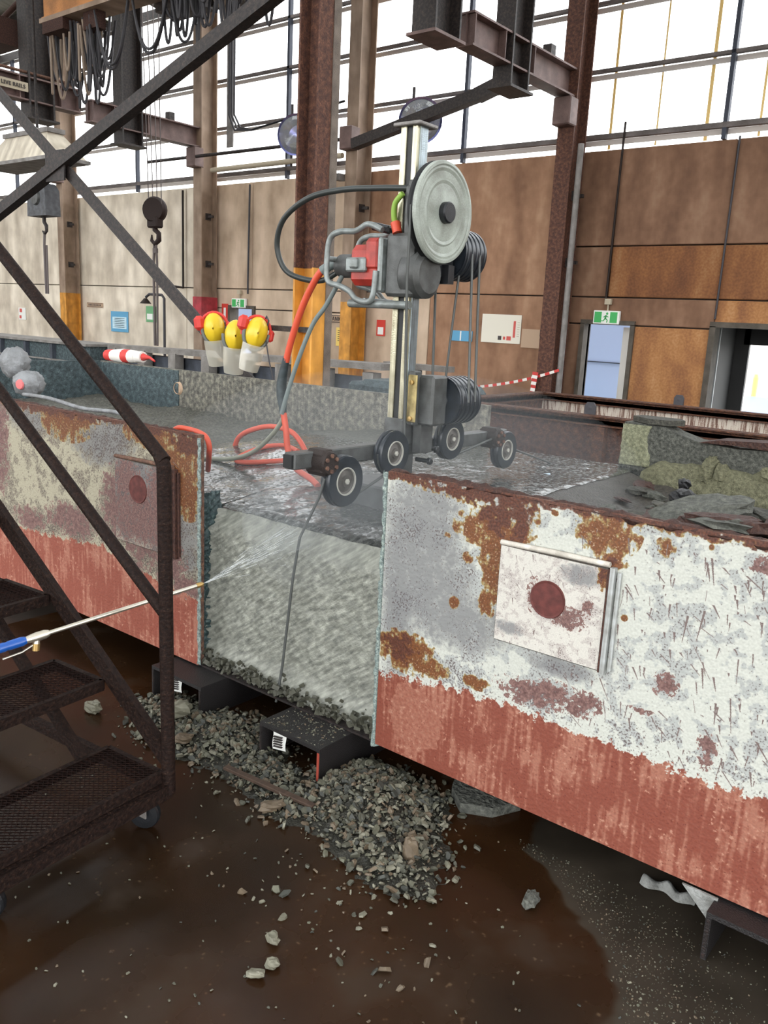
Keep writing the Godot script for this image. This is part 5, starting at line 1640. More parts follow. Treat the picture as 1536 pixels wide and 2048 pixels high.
func hose(called: String, pts: Array, r: float, m: Material, label: String, cat := "hose") -> void:
	var mb := MB.new()
	mb.tube(bent_tube(pts, r), r, 10)
	solo(called, mb, m, label, cat)

func build_hoses() -> void:
	var t := thing("supply_hose", "bright orange hose falling from the saw motor into a grey sleeve", "hose", Vector3(-3.3, 1.1, -3.4))
	var mb := MB.new()
	mb.tube(bent_tube([Vector3(-3.06, 2.30, -3.44), Vector3(-3.14, 2.275, -3.42), Vector3(-3.20, 2.234, -3.40), Vector3(-3.289, 2.117, -3.40), Vector3(-3.36, 1.982, -3.40), Vector3(-3.414, 1.844, -3.40), Vector3(-3.442, 1.75, -3.40)], 0.02), 0.019, 10)
	part("orange_upper", mb, M.hose_orange, t)
	mb = MB.new()
	mb.tube([Vector3(-3.05, 2.305, -3.44), Vector3(-3.15, 2.27, -3.415), Vector3(-3.19, 2.242, -3.404)], 0.026, 10)
	part("hose_cuff", mb, M.hose_grey, t)
	mb = MB.new()
	mb.tube(bent_tube([Vector3(-3.440, 1.77, -3.40), Vector3(-3.474, 1.618, -3.40), Vector3(-3.455, 1.46, -3.40)], 0.02), [0.020, 0.021, 0.022, 0.024, 0.026, 0.028, 0.03, 0.03, 0.029, 0.027, 0.024, 0.022, 0.02], 10)
	part("grey_sleeve", mb, M.hose_sleeve, t)
	mb = MB.new()
	mb.tube(bent_tube([Vector3(-3.455, 1.47, -3.40), Vector3(-3.43, 1.367, -3.40), Vector3(-3.41, 1.255, -3.40), Vector3(-3.351, 1.162, -3.40), Vector3(-3.225, 1.115, -3.40), Vector3(-3.15, 1.09, -3.38)], 0.02), 0.018, 10)
	part("orange_lower", mb, M.hose_orange, t)
	hose("grey_hose", [Vector3(-3.05, 2.235, -3.42), Vector3(-3.158, 2.068, -3.41), Vector3(-3.246, 1.96, -3.40), Vector3(-3.333, 1.767, -3.385), Vector3(-3.405, 1.568, -3.375), Vector3(-3.442, 1.46, -3.375)], 0.013, M.hose_grey, "slim grey hose beside the orange hose below the saw motor")
	hose("black_hose", [Vector3(-2.64, 2.628, -3.40), Vector3(-2.814, 2.633, -3.37), Vector3(-3.011, 2.631, -3.34), Vector3(-3.218, 2.60, -3.32), Vector3(-3.398, 2.506, -3.32), Vector3(-3.47, 2.379, -3.34), Vector3(-3.439, 2.26, -3.36), Vector3(-3.349, 2.208, -3.38), Vector3(-3.20, 2.196, -3.42), Vector3(-3.07, 2.273, -3.46)], 0.015, M.hose_black, "black hose making a wide loop from mast to motor")
	hose("olive_hose", [Vector3(-3.46, 1.45, -3.42), Vector3(-3.58, 1.33, -3.45), Vector3(-3.80, 1.18, -3.48), Vector3(-4.02, 1.11, -3.46), Vector3(-4.25, 1.10, -3.42), Vector3(-4.34, 1.10, -3.40)], 0.014, M.hose_olive, "olive hose falling from the sleeve onto the ash")
	hose("orange_hose_loop", [Vector3(-4.32, 1.12, -3.80), Vector3(-4.28, 1.19, -3.80), Vector3(-4.17, 1.25, -3.80), Vector3(-3.98, 1.30, -3.80), Vector3(-3.80, 1.29, -3.80), Vector3(-3.71, 1.24, -3.80), Vector3(-3.65, 1.17, -3.80)], 0.017, M.hose_orange, "faded orange hose arching high over the ash in the bath")
	hose("orange_hose_coil", [Vector3(-3.61, 1.14, -3.75), Vector3(-3.72, 1.125, -3.64), Vector3(-3.85, 1.11, -3.51), Vector3(-3.95, 1.11, -3.49), Vector3(-4.04, 1.125, -3.64), Vector3(-4.07, 1.15, -3.84), Vector3(-4.01, 1.155, -3.97), Vector3(-3.81, 1.15, -3.89)], 0.016, M.hose_orange, "orange hose lying in a flat turn on the wet ash")
	hose("orange_hose_tail", [Vector3(-4.1, 1.20, -3.1), Vector3(-3.95, 1.30, -3.0), Vector3(-3.83, 1.362, -2.95), Vector3(-3.70, 1.366, -2.95), Vector3(-3.594, 1.346, -2.95), Vector3(-3.56, 1.301, -2.95), Vector3(-3.585, 1.24, -2.97), Vector3(-3.75, 1.12, -3.1)], 0.015, M.hose_orange, "orange hose lying over the rusted rim beside the cut")

func build_helmets() -> void:
	var cam := Vector3(0, 2, 0)
	var yaw := [0.75, 0.85, 0.95]
	var pos := [Vector3(-6.62, 1.85, -5.55), Vector3(-6.31, 1.795, -5.55), Vector3(-6.02, 1.835, -5.55)]
	var labels := ["yellow helmet with red ear muffs and a clear visor on the brace end", "yellow helmet with a raised ridge and cloudy visor between two others", "yellow helmet with a red strap and yellowed visor beside the steel rail"]
	for k in 3:
		var t := thing("helmet", labels[k], "helmet", pos[k], "helmets hanging on the brace")
		var b := Basis.from_euler(Vector3(0, yaw[k], [0.12, -0.05, -0.22][k]))
		var o: Vector3 = pos[k]
		var mb := MB.new()
		mb.grid(20, 12, func(a, c):
			var th: float = a * TAU
			var ph: float = c * PI * 0.5
			var d := Vector3(cos(th) * cos(ph) * 0.105, sin(th) * cos(ph) * 0.15, sin(ph) * 0.11)
			var ridge: float = 0.012 * exp(-pow(d.x / 0.016, 2.0)) * sin(ph)
			return o + b * (d + Vector3(0, 0, ridge)))
		part("shell", mb, M.helmet_yellow, t)
		mb = MB.new()
		var arc := []
		for q in 17:
			var a := lerpf(PI * 0.98, TAU * 1.01, q / 16.0)
			arc.append(o + b * Vector3(cos(a) * 0.118, sin(a) * 0.162, 0.015))
		mb.tube(arc, 0.017, 8)
		part("brow_band", mb, M.brim_grey, t)
		mb = MB.new()
		mb.grid(14, 8, func(a, c):
			var an: float = lerpf(-1.25, 1.25, a)
			return o + b * Vector3(sin(an) * (0.115 - 0.02 * c * c), -0.10 - 0.02 * cos(an) - c * 0.25, 0.03 + cos(an) * 0.05))
		part("visor", mb, M.visor, t)
		if k != 1:
			mb = MB.new()
			var band := []
			for q in 13:
				var a := lerpf(-0.2, PI * 1.1, q / 12.0)
				band.append(o + b * Vector3(cos(a) * 0.135, sin(a) * 0.155, -0.01))
			mb.tube(band, 0.014, 8)
			mb.box(o + b * Vector3(-0.14, 0.06, 0.0), Vector3(0.10, 0.14, 0.10), b, 0.03)
			mb.box(o + b * Vector3(0.14, 0.0, 0.0), Vector3(0.05, 0.11, 0.08), b, 0.02)
			part("ear_muffs", mb, M.muff_red, t)
		else:
			mb = MB.new()
			mb.tube(bent_tube([o + b * Vector3(0, 0.12, 0.02), o + b * Vector3(0.03, 0.17, 0.0), o + b * Vector3(0.06, 0.17, -0.06), Vector3(o.x, 1.915, -5.70)], 0.006), 0.006, 6)
			part("wire_hook", mb, M.cable, t)

# ---------- the rolling stair and the water lance
func build_stair() -> void:
	var t := thing("rolling_stair", "dark rusty rolling stair with mesh treads and a tubular handrail", "stair", Vector3(-2.48, 0, -1.857))
	t.rotation.y = deg_to_rad(4.75)
	# written in the stair's own axes: x runs down towards +x, the kettle side is z = 0, the near side z = w
	var w := 0.78
	var add := func(called: String, mb: MB, m: Material, parent: Node3D) -> MeshInstance3D:
		var o := MeshInstance3D.new()
		o.name = called
		o.mesh = mb.mesh()
		o.mesh.surface_set_material(0, m)
		parent.add_child(o, true)
		return o
	var slope := Vector3(-1.0, 0.765, 0)
	for z in [0.0, w]:
		var mb := MB.new()
		mb.tube([Vector3(0, 0.15, z), Vector3(-0.01, 1.45, z), Vector3(-0.03, 1.49, z)] , 0.027, 12)
		add.call("post", mb, M.stair_steel, t)
		mb = MB.new()
		mb.tube([Vector3(-0.005, 1.47, z), Vector3(-1.75, 2.80, z)], 0.025, 12)
		add.call("handrail", mb, M.stair_steel, t)
		mb = MB.new()
		mb.tube([Vector3(-0.02, 0.895, z), Vector3(-1.75, 2.19, z)], 0.024, 12)
		add.call("mid_rail", mb, M.stair_steel, t)
		mb = MB.new()
		mb.bar(Vector3(-0.0, 0.29, z), Vector3(-1.75, 1.63, z), 0.03, 0.07)
		add.call("stringer", mb, M.stair_steel, t)
	for z in [0.13, w - 0.13]:
		var mb := MB.new()
		mb.bar(Vector3(-0.33, 0.20, z), Vector3(-1.75, 1.36, z), 0.03, 0.05)
		add.call("inner_stringer", mb, M.stair_steel, t)
	# base frame
	for z in [0.0, w]:
		var mb := MB.new()
		mb.bar(Vector3(0.0, 0.165, z), Vector3(-2.0, 0.165, z), 0.03, 0.05)
		add.call("base_rail", mb, M.stair_steel, t)
	var fb := MB.new()
	fb.bar(Vector3(0.0, 0.165, 0), Vector3(0.0, 0.165, w), 0.04, 0.06)
	add.call("base_rail", fb, M.stair_steel, t)
	# treads of expanded mesh: a frame and a field of diamond openings
	for k in 5:
		var y := 0.24 + k * 0.285
		var xr := -0.02 - k * 0.345
		var tr := Node3D.new()
		tr.name = "tread"
		tr.position = Vector3(xr, y, 0)
		t.add_child(tr, true)
		var d := 0.315
		var mb := MB.new()
		for s in [[Vector3(0, -0.02, 0.02), Vector3(0, -0.02, w - 0.02)], [Vector3(-d, -0.02, 0.02), Vector3(-d, -0.02, w - 0.02)], [Vector3(0, -0.02, 0.02), Vector3(-d, -0.02, 0.02)], [Vector3(0, -0.02, w - 0.02), Vector3(-d, -0.02, w - 0.02)]]:
			mb.bar(s[0], s[1], 0.022, 0.045)
		add.call("tread_frame", mb, M.stair_steel, tr)
		# diamonds: zigzag strands along x, each strand a thin standing strip
		mb = MB.new()
		var nz := 34
		var nx := 22
		if k < 4:
			for q in nz:
				var z0 := 0.03 + (w - 0.06) * q / nz
				var dz := (w - 0.06) / nz
				for p in nx:
					var xa := -0.012 - (d - 0.024) * p / nx
					var xb := -0.012 - (d - 0.024) * (p + 1) / nx
					var up := p % 2 == 0
					var a := Vector3(xa, 0.0, z0 + (0.0 if up else dz * 0.5))
					var b := Vector3(xb, 0.002, z0 + (dz * 0.5 if up else 0.0))
					var c := Vector3(xa, 0.002, z0 + (dz if up else dz * 0.5))
					var e := Vector3(xb, 0.0, z0 + (dz * 0.5 if up else dz))
					var tk := Vector3(0, -0.004, dz * 0.2)
					mb.quad(a, a + tk, b + tk, b); mb.quad(c, c + tk, e + tk, e)
		else:
			mb.box(Vector3(-d / 2, 0, w / 2), Vector3(d, 0.01, w - 0.04))
		add.call("mesh_panel", mb, M.tread_steel, tr)
	# castors
	for s in [[-0.06, 0.06], [-0.06, w - 0.06], [-1.9, 0.06], [-1.9, w - 0.06]]:
		var mb := MB.new()
		mb.box(Vector3(s[0], 0.135, s[1]), Vector3(0.09, 0.012, 0.09)); mb.box(Vector3(s[0], 0.1, s[1] + 0.026), Vector3(0.05, 0.08, 0.006)); mb.box(Vector3(s[0], 0.1, s[1] - 0.026), Vector3(0.05, 0.08, 0.006))
		var cf: MeshInstance3D = add.call("castor", mb, M.steel_grey, t)
		mb = MB.new()
		mb.lathe([[0.0, 0.02], [0.035, 0.02], [0.058, 0.018], [0.062, 0.008], [0.062, -0.008], [0.058, -0.018], [0.0, -0.02]], Vector3(s[0] - 0.01, 0.062, s[1]), Vector3(0.5, 0, 1), 24)
		add.call("castor_wheel", mb, M.saw_black, cf)

func build_lance() -> void:
	var tip := Vector3(-2.695, 0.883, -2.2)
	var tail := Vector3(-2.852, 0.774, -1.4)
	var d := (tail - tip).normalized()
	var t := thing("water_lance", "chrome water lance with blue grip and ball valve pointing at the saw cut", "lance", Vector3(-2.78, 0.8, -1.8))
	var mb := MB.new()
	mb.tube([tip + d * 0.02, tip + d * 0.66], 0.0085, 12)
	part("barrel", mb, M.chrome, t)
	mb = MB.new()
	mb.lathe([[0.0, -0.005], [0.005, -0.005], [0.009, 0.0], [0.011, 0.006], [0.011, 0.028], [0.0, 0.028]], tip, d, 10)
	part("nozzle", mb, M.brass, t)
	mb = MB.new()
	mb.tube([tip + d * 0.645, tip + d * 0.66, tip + d * 0.69, tip + d * 0.71, tip + d * 0.735], [0.012, 0.017, 0.018, 0.016, 0.012], 12)
	var vp := tip + d * 0.69
	mb.tube([vp, vp + Vector3(0.004, -0.028, 0.006)], 0.012, 10)
	part("ball_valve", mb, M.chrome, t)
	mb = MB.new()
	mb.tube([vp + Vector3(0.004, -0.024, 0.006), vp + Vector3(0.006, -0.05, 0.01)], 0.014, 8)
	part("valve_nut", mb, M.brass, t)
	mb = MB.new()
	mb.tube([vp + Vector3(0.004, -0.022, 0.006), vp + d * 0.05 + Vector3(0.0, -0.042, 0.006), vp + d * 0.12 + Vector3(0, -0.045, 0.006)], 0.004, 6)
	part("valve_lever", mb, M.chrome, t)
	mb = MB.new()
	mb.tube([tip + d * 0.73, tip + d * 0.745, tip + d * 0.79, tip + d * 0.80, tip + d * 0.81, tip + d * 0.9], [0.014, 0.018, 0.018, 0.016, 0.018, 0.018], 14)
	part("grip", mb, M.grip_blue, t)
	# water: a narrow fan of mist and fine streaks of drops
	var hit := Vector3(-2.69, 1.02, -2.77)
	var ax := hit - tip
	var f := FogVolume.new()
	f.name = "water_jet"
	f.shape = RenderingServer.FOG_VOLUME_SHAPE_CONE
	f.size = Vector3(0.16, ax.length(), 0.22)
	f.position = (tip + hit) / 2
	f.basis = MB.frame(-ax, Vector3.RIGHT) * Basis.from_euler(Vector3(PI / 2, 0, 0))
	var fm := FogMaterial.new()
	fm.density = 1.1
	fm.albedo = Color(0.93, 0.95, 0.95)
	f.material = fm
	add_child(f)
	metas(f, "fan of white water spray leaving the lance nozzle", "spray", "", "stuff")
	rng.seed = 12
	mb = MB.new()
	for k in 150:
		var e := hit + Vector3(rng.randfn(0.0, 0.04), rng.randfn(-0.01, 0.045), rng.randfn(0.0, 0.03))
		var s := rng.randf() * 0.9
		var a := tip.lerp(e, s)
		mb.tube([a, a + (e - tip).normalized() * rng.randf_range(0.02, 0.09)], rng.randf_range(0.0004, 0.0011), 4, false)
	solo("water_streaks", mb, M.droplet, "fine white streaks of water between lance and cutting wire", "water", "", "stuff")
	for s in [[Vector3(-2.70, 1.02, -2.95), Vector3(0.9, 0.7, 0.7), 0.5, "white spray mist over the front edge of the bared ash"], [Vector3(-2.8, 1.25, -3.7), Vector3(2.6, 1.0, 2.4), 0.08, "thin haze of spray hanging round the foot of the saw"]]:
		f = FogVolume.new()
		f.name = numbered("spray_mist")
		f.shape = RenderingServer.FOG_VOLUME_SHAPE_ELLIPSOID
		f.size = s[1]
		f.position = s[0]
		fm = FogMaterial.new()
		fm.density = s[2]
		fm.albedo = Color(0.93, 0.95, 0.96)
		f.material = fm
		add_child(f)
		metas(f, s[3], "mist", "", "stuff")

# ---------- rubble on the floor
func mound(x: float, z: float) -> float:
	var h := 0.0
	for m in [[-2.0, -2.52, 0.24, 0.21, 0.11], [-1.78, -2.36, 0.22, 0.18, 0.05], [-1.65, -2.25, 0.2, 0.14, 0.03], [-2.9, -2.46, 0.34, 0.2, 0.055], [-3.0, -2.3, 0.25, 0.12, 0.03], [-2.5, -2.38, 0.25, 0.14, 0.04], [-3.2, -2.5, 0.25, 0.14, 0.05], [-2.25, -2.28, 0.2, 0.12, 0.03], [-2.05, -2.68, 0.2, 0.1, 0.08]]:
		var dx: float = (x - m[0]) / m[2]
		var dz: float = (z - m[1]) / m[3]
		h = maxf(h, m[4] * exp(-dx * dx - dz * dz))
	return h

func build_rubble() -> void:
	var g := noise(55, 0.5, 3)
	var mb := MB.new()
	mb.grid(120, 50, func(a, b):
		var x: float = lerpf(-3.7, -1.3, a)
		var z: float = lerpf(-1.95, -2.9, b)
		var h := mound(x, z)
		return Vector3(x, h + 0.018 * g.get_noise_2d(x * 40.0, z * 40.0) * minf(1.0, h * 40.0) - 0.012, z))
	solo("rubble_bed", mb, M.mound, "low bed of crushed grey ash on the wet floor", "rubble", "", "stuff")
	rng.seed = 101
	var shapes := []
	for k in 14:
		mb = MB.new()
		var r := RandomNumberGenerator.new()
		r.seed = 300 + k
		# a flake: two rings of uneven corners and two caps
		var n := 5 + k % 3
		var lo := []; var hi := []
		for q in n:
			var a := TAU * (q + r.randf_range(-0.3, 0.3)) / n
			var rr := r.randf_range(0.7, 1.15)
			lo.append(Vector3(cos(a) * rr, -r.randf_range(0.12, 0.3), sin(a) * rr * r.randf_range(0.5, 0.8)))
			hi.append(Vector3(cos(a) * rr * r.randf_range(0.6, 0.95), r.randf_range(0.1, 0.3), sin(a) * rr * r.randf_range(0.4, 0.7)))
		for q in n:
			var q2 := (q + 1) % n
			mb.quad(lo[q2], lo[q], hi[q], hi[q2])
		for q in range(1, n - 1):
			mb.tri(hi[0], hi[q + 1], hi[q]); mb.tri(lo[0], lo[q], lo[q + 1])
		var me := mb.mesh()
		me.surface_set_material(0, M["chip_%d" % (k % 5)])
		shapes.append(me)
	var spots := []
	var tries := 0
	while spots.size() < 5200 and tries < 120000:
		tries += 1
		var x := rng.randf_range(-3.6, -1.2)
		var z := rng.randf_range(-2.9, -1.75)
		var h := mound(x, z)
		var p := clampf(h * 34.0, 0.0, 1.0)
		p = pow(p, 1.5)
		if x > -2.2 and z > -2.5:
			p = maxf(p, 0.05 * exp(-pow((x + 1.75) / 0.4, 2.0)))
		if rng.randf() < p:
			spots.append([x, h, z, rng.randf()])
	for k in 200:   # strays over the wet floor
		spots.append([rng.randf_range(-3.2, -0.6), 0.0, rng.randf_range(-2.3, -1.1), 0.25 * rng.randf()])
	for k in 260:   # grit on top of the channel under the cut
		spots.append([rng.randf_range(-2.62, -2.26), 0.178, rng.randf_range(-2.70, -2.49), 0.45 * rng.randf()])
	for k in 5000:   # fine grit on the dry floor
		var z := rng.randf_range(-2.75, -1.0)
		spots.append([dry_edge(z) + 0.02 + absf(rng.randfn(0.0, 0.4)), 0.0, z, -1.0])
	for k in 160:
		var z := rng.randf_range(-2.4, -1.3)
		spots.append([dry_edge(z) + absf(rng.randfn(0.0, 0.35)), 0.0, z, 0.2 * rng.randf()])
	var placed := []
	for s in spots:
		var sz := 0.004 + 0.019 * pow(s[3], 3.0) + 0.004 * rng.randf()
		if s[3] < 0.0:
			sz = 0.0016 + 0.0035 * pow(rng.randf(), 3.0)
		placed.append([sz, s])
	placed.sort_custom(func(a, b): return a[0] > b[0])
	var mms := []
	for k in 14:
		mms.append([])
	for k in placed.size():
		var sz: float = placed[k][0]
		var s: Array = placed[k][1]
		var b := Basis.from_euler(Vector3(rng.randfn(0.0, 0.6), rng.randf() * TAU, rng.randfn(0.0, 0.6))).scaled(Vector3.ONE * sz)
		var at := Vector3(s[0], maxf(s[1] - 0.006, 0.0) + sz * (0.35 if s[1] < 0.01 else 0.45), s[2])
		var q := rng.randi() % 14
		if k < 300:
			var o := MeshInstance3D.new()
			o.name = numbered("stone_chip")
			o.mesh = shapes[q]
			o.transform = Transform3D(b, at)
			add_child(o)
			metas(o, "broken flake of grey ash lying in the rubble below the cut", "stone chip", "broken ash flakes on the floor")
		else:
			mms[q].append(Transform3D(b, at))
	# the many small ones: one field of chips
	var field_mesh := ArrayMesh.new()
	for tone in 5:
		var all := MB.new()
		for q in 14:
			if q % 5 != tone:
				continue
			var arr: Array = shapes[q].surface_get_arrays(0)
			var vs: PackedVector3Array = arr[Mesh.ARRAY_VERTEX]
			var ns: PackedVector3Array = arr[Mesh.ARRAY_NORMAL]
			var ix: PackedInt32Array = arr[Mesh.ARRAY_INDEX]
			for tr in mms[q]:
				var base := all.v.size()
				for k in vs.size():
					all.v.append(tr * vs[k]); all.n.append((tr.basis * ns[k]).normalized()); all.u.append(Vector2.ZERO)
				for k in ix:
					all.i.append(base + k)
		var sur := all.mesh().surface_get_arrays(0)
		field_mesh.add_surface_from_arrays(Mesh.PRIMITIVE_TRIANGLES, sur)
		field_mesh.surface_set_material(tone, M["chip_%d" % tone])
	var fo := MeshInstance3D.new()
	fo.name = "ash_chips"
	fo.mesh = field_mesh
	add_child(fo)
	metas(fo, "countless small grey chips of ash strewn below the cut", "chips", "", "stuff")
	# bigger single stones
	for s in [[Vector3(-1.171, 0.02, -2.433), Vector3(0.042, 0.022, 0.024), "rounded grey stone alone in the dark puddle", M.grey_rock], [Vector3(-1.709, 0.018, -1.685), Vector3(0.026, 0.014, 0.018), "pale square flake in the brown puddle", M.chip_2], [Vector3(-1.636, 0.016, -1.545), Vector3(0.03, 0.012, 0.016), "pale pointed flake in the brown puddle", M.chip_2], [Vector3(-1.63, 0.016, -1.61), Vector3(0.022, 0.012, 0.018), "pale round flake between two others in the puddle", M.chip_2], [Vector3(-1.635, 0.05, -2.33), Vector3(0.03, 0.05, 0.02), "tan upright stone standing at the puddle end of the rubble", M.chip_3], [Vector3(-3.16, 0.07, -2.42), Vector3(0.075, 0.035, 0.05), "large pale yellowish lump in the rubble beside the stair post", M.chip_2], [Vector3(-2.95, 0.04, -2.30), Vector3(0.05, 0.02, 0.035), "flat brown slab in the rubble between stair post and batten", M.chip_3], [Vector3(-2.25, 0.035, -2.2), Vector3(0.05, 0.018, 0.03), "flat brown slab below the batten at the edge of the rubble", M.chip_3], [Vector3(-3.55, 0.03, -2.2), Vector3(0.05, 0.03, 0.03), "pale wet stone seen through the stair", M.chip_2], [Vector3(-1.9, 0.02, -3.0), Vector3(0.06, 0.02, 0.03), "pale stone in the dark under the bath", M.chip_2]]:
		mb = MB.new()
		rock(mb, s[0], s[1], int(absf(s[0].x + s[0].z) * 1000), 2)
		solo("loose_stone", mb, s[3], s[2], "stone")
	mb = MB.new()
	mb.prism(PackedVector2Array([Vector2(-1.86, 2.99), Vector2(-1.60, 3.03), Vector2(-1.50, 2.93), Vector2(-1.56, 2.80), Vector2(-1.68, 2.74), Vector2(-1.78, 2.82)]), Vector3(0, 0.0, 0), Vector3.RIGHT, Vector3.FORWARD, Vector3(0, 0.045, 0))
	solo("ash_cake", mb, M.grey_rock, "broad flat slab of ash under the edge of the red plate", "slab")
	mb = MB.new()
	mb.bar(Vector3(-2.60, 0.05, -2.25), Vector3(-2.12, 0.035, -2.31), 0.03, 0.016, Vector3.UP, 0.003)
	solo("timber_batten", mb, M.wood, "thin dark batten lying across the rubble", "batten")
	mb = MB.new()
	mb.grid(16, 6, func(a, b): return Vector3(-0.92 + a * 0.2, 0.012 + 0.022 * sin(b * PI) * (1.0 + 0.4 * sin(a * 17.0)), -2.86 + b * 0.06 + 0.012 * sin(a * 11.0)))
	solo("twisted_rag", mb, M.cloth_grey, "twisted grey rag on the gritty floor beside the hanging rag", "rag")
	mb = MB.new()
	mb.prism(PackedVector2Array([Vector2(-0.73, 0.185), Vector2(-0.61, 0.185), Vector2(-0.612, 0.08), Vector2(-0.62, 0.06), Vector2(-0.64, 0.1)]), Vector3(0, 0.0, -2.655), Vector3.RIGHT, Vector3.UP, Vector3(0, 0, -0.008))
	solo("hanging_rag", mb, M.cloth_grey, "pale grey rag hanging from the red plate beside a channel", "rag")

# ---------- tanks and other things behind
func sack(mb: MB, at: Vector3, s: Vector3, sd: int) -> void:
	var fr := noise(sd, 1.4, 3)
	mb.grid(24, 14, func(a, c):
		var th: float = a * TAU if a < 1.0 else 0.0
		var ph: float = c * PI
		var d := Vector3(sin(ph) * cos(th), -cos(ph), sin(ph) * sin(th))
		return at + d * s * (1.0 + 0.22 * fr.get_noise_3d(d.x * 1.5, d.y * 1.5, d.z * 1.5)), true, true)

func build_background() -> void:
	var t := thing("rusty_tank", "open brown tank with channel rim and white stained inside", "tank", Vector3(-0.8, 0, -7.6))
	var x0 := -4.62; var x1 := 3.0; var zn := -6.72; var zf := -8.62; var top := 1.31
	var mb := MB.new()
	mb.box(Vector3((x0 + x1) / 2, 0.65, zn), Vector3(x1 - x0, 1.24, 0.03)); mb.box(Vector3(x0, 0.65, (zn + zf) / 2), Vector3(0.03, 1.24, zn - zf))
	part("near_wall", mb, M.tank_brown, t)
	mb = MB.new()
	mb.box(Vector3((x0 + x1) / 2, 0.65, zf), Vector3(x1 - x0, 1.24, 0.03)); mb.box(Vector3(x1, 0.65, (zn + zf) / 2), Vector3(0.03, 1.24, zn - zf))
	part("far_wall", mb, M.tank_drip, t)
	for s in [[Vector3(x0, top - 0.04, zn), Vector3(x1, top - 0.04, zn)], [Vector3(x0, top - 0.04, zf), Vector3(x1, top - 0.04, zf)], [Vector3(x0, top - 0.04, zn), Vector3(x0, top - 0.04, zf)]]:
		mb = MB.new()
		mb.bar(s[0] + Vector3(0, 0.03, 0), s[1] + Vector3(0, 0.03, 0), 0.13, 0.012)
		mb.bar(s[0] - Vector3(0, 0.04, 0), s[1] - Vector3(0, 0.04, 0), 0.13, 0.012)
		mb.bar(s[0], s[1], 0.03, 0.08)
		part("channel_rim", mb, M.tank_rim, t)
	for x in [-3.0, -1.4, 0.2]:
		mb = MB.new()
		mb.box(Vector3(x, 0.62, zn + 0.05), Vector3(0.1, 1.2, 0.08))
		part("stiffener", mb, M.tank_rim, t)
	for s in [[-3.14, zn], [-3.07, zf], [-0.9, zn]]:
		mb = MB.new()
		mb.prism(PackedVector2Array([Vector2(-0.05, 0), Vector2(0.05, 0), Vector2(0.05, 0.07), Vector2(0.03, 0.10), Vector2(-0.03, 0.10), Vector2(-0.05, 0.07)]), Vector3(s[0], top, s[1]), Vector3.RIGHT, Vector3.UP, Vector3(0, 0, -0.02))
		mb.lathe([[0.022, 0.0], [0.0, 0.003]], Vector3(s[0], top + 0.055, s[1]), Vector3.BACK, 12)
		part("lifting_lug", mb, M.cable, t)
	t = thing("blue_tank", "blue grey steel tank with upright ribs beyond the end of the bath", "tank", Vector3(-18.5, 0, -10.4))
	mb = MB.new()
	mb.box(Vector3(-19.0, 0.6, -10.4), Vector3(6.3, 1.2, 0.8))
	part("body", mb, M.kettle_blue, t)
	for k in 6:
		mb = MB.new()
		mb.box(Vector3(-21.6 + k * 1.1, 0.6, -9.96), Vector3(0.1, 1.16, 0.1))
		part("rib", mb, M.blue_dark, t)
	mb = MB.new()
	mb.box(Vector3(-19.0, 1.22, -10.35), Vector3(6.4, 0.05, 0.95)); mb.box(Vector3(-19.0, 0.85, -9.92), Vector3(6.3, 0.03, 0.04))
	part("rim", mb, M.trough_grey, t)
	t = thing("long_trough", "long grey trough on short posts behind the bath", "trough", Vector3(-12.5, 0, -10.5))
	mb = MB.new()
	mb.bar(Vector3(-15.6, 1.2, -10.5), Vector3(-8.3, 1.3, -10.5), 0.5, 0.10)
	part("top_beam", mb, M.trough_grey, t)
	mb = MB.new()
	mb.bar(Vector3(-15.6, 0.55, -10.6), Vector3(-8.3, 0.55, -10.6), 0.2, 1.1)
	part("side", mb, M.blue_dark, t)
	for k in 8:
		mb = MB.new()
		mb.box(Vector3(-15.4 + k * 0.98, 0.6, -10.32), Vector3(0.22, 1.2, 0.2))
		part("post", mb, M.trough_grey, t)
	mb = MB.new()
	mb.box(Vector3(-6.3, 1.02, -8.6), Vector3(1.5, 0.5, 0.8), Basis.IDENTITY, 0.08)
	mb.box(Vector3(-6.98, 1.02, -8.2), Vector3(0.16, 0.46, 0.3), Basis.IDENTITY, 0.04)
	solo("wrapped_load", mb, M.kettle_blue, "blue grey plastic wrapped load behind the pillar", "load")
	mb = MB.new()
	mb.box(Vector3(-6.3, 0.39, -8.6), Vector3(1.6, 0.78, 0.9))
	solo("load_pallet", mb, M.blue_dark, "dark stand under the plastic wrapped load", "stand")
	mb = MB.new()
	mb.box(Vector3(-8.3, 1.30, -11.2), Vector3(1.3, 0.09, 0.2)); mb.box(Vector3(-8.3, 0.63, -11.2), Vector3(0.1, 1.26, 0.1))
	solo("grey_beam", mb, M.trough_grey, "grey beam on a stand behind the storage pulley", "beam")
	# barrier tape
	var pts := hang(Vector3(-7.40, 1.27, -14.36), Vector3(-10.2, 0.72, -14.36), 0.12, 0.0, 30)
	t = thing("barrier_tape", "red and white striped barrier tape sagging from the downpipe along the back wall", "tape", Vector3(-8.5, 0.7, -14.4))
	for k in 30:
		mb = MB.new()
		mb.bar(pts[k], pts[k + 1], 0.006, 0.05)
		part("stripe", mb, M.tape_red if k % 2 == 0 else M.tape_white, t)
	for k in 7:
		mb = MB.new()
		mb.bar(Vector3(-7.86 - k * 0.005, 1.20 - k * 0.06, -14.32), Vector3(-7.865 - k * 0.005, 1.14 - k * 0.06, -14.32 + 0.01 * (k % 2)), 0.006, 0.12 - 0.005 * k, Vector3.RIGHT)
		part("loose_end", mb, M.tape_red if k % 2 == 0 else M.tape_white, t)
	# striped sleeve lying on the bath's rear corner
	var a := Vector3(-8.12, 1.50, -5.33)
	var b := Vector3(-7.52, 1.515, -5.36)
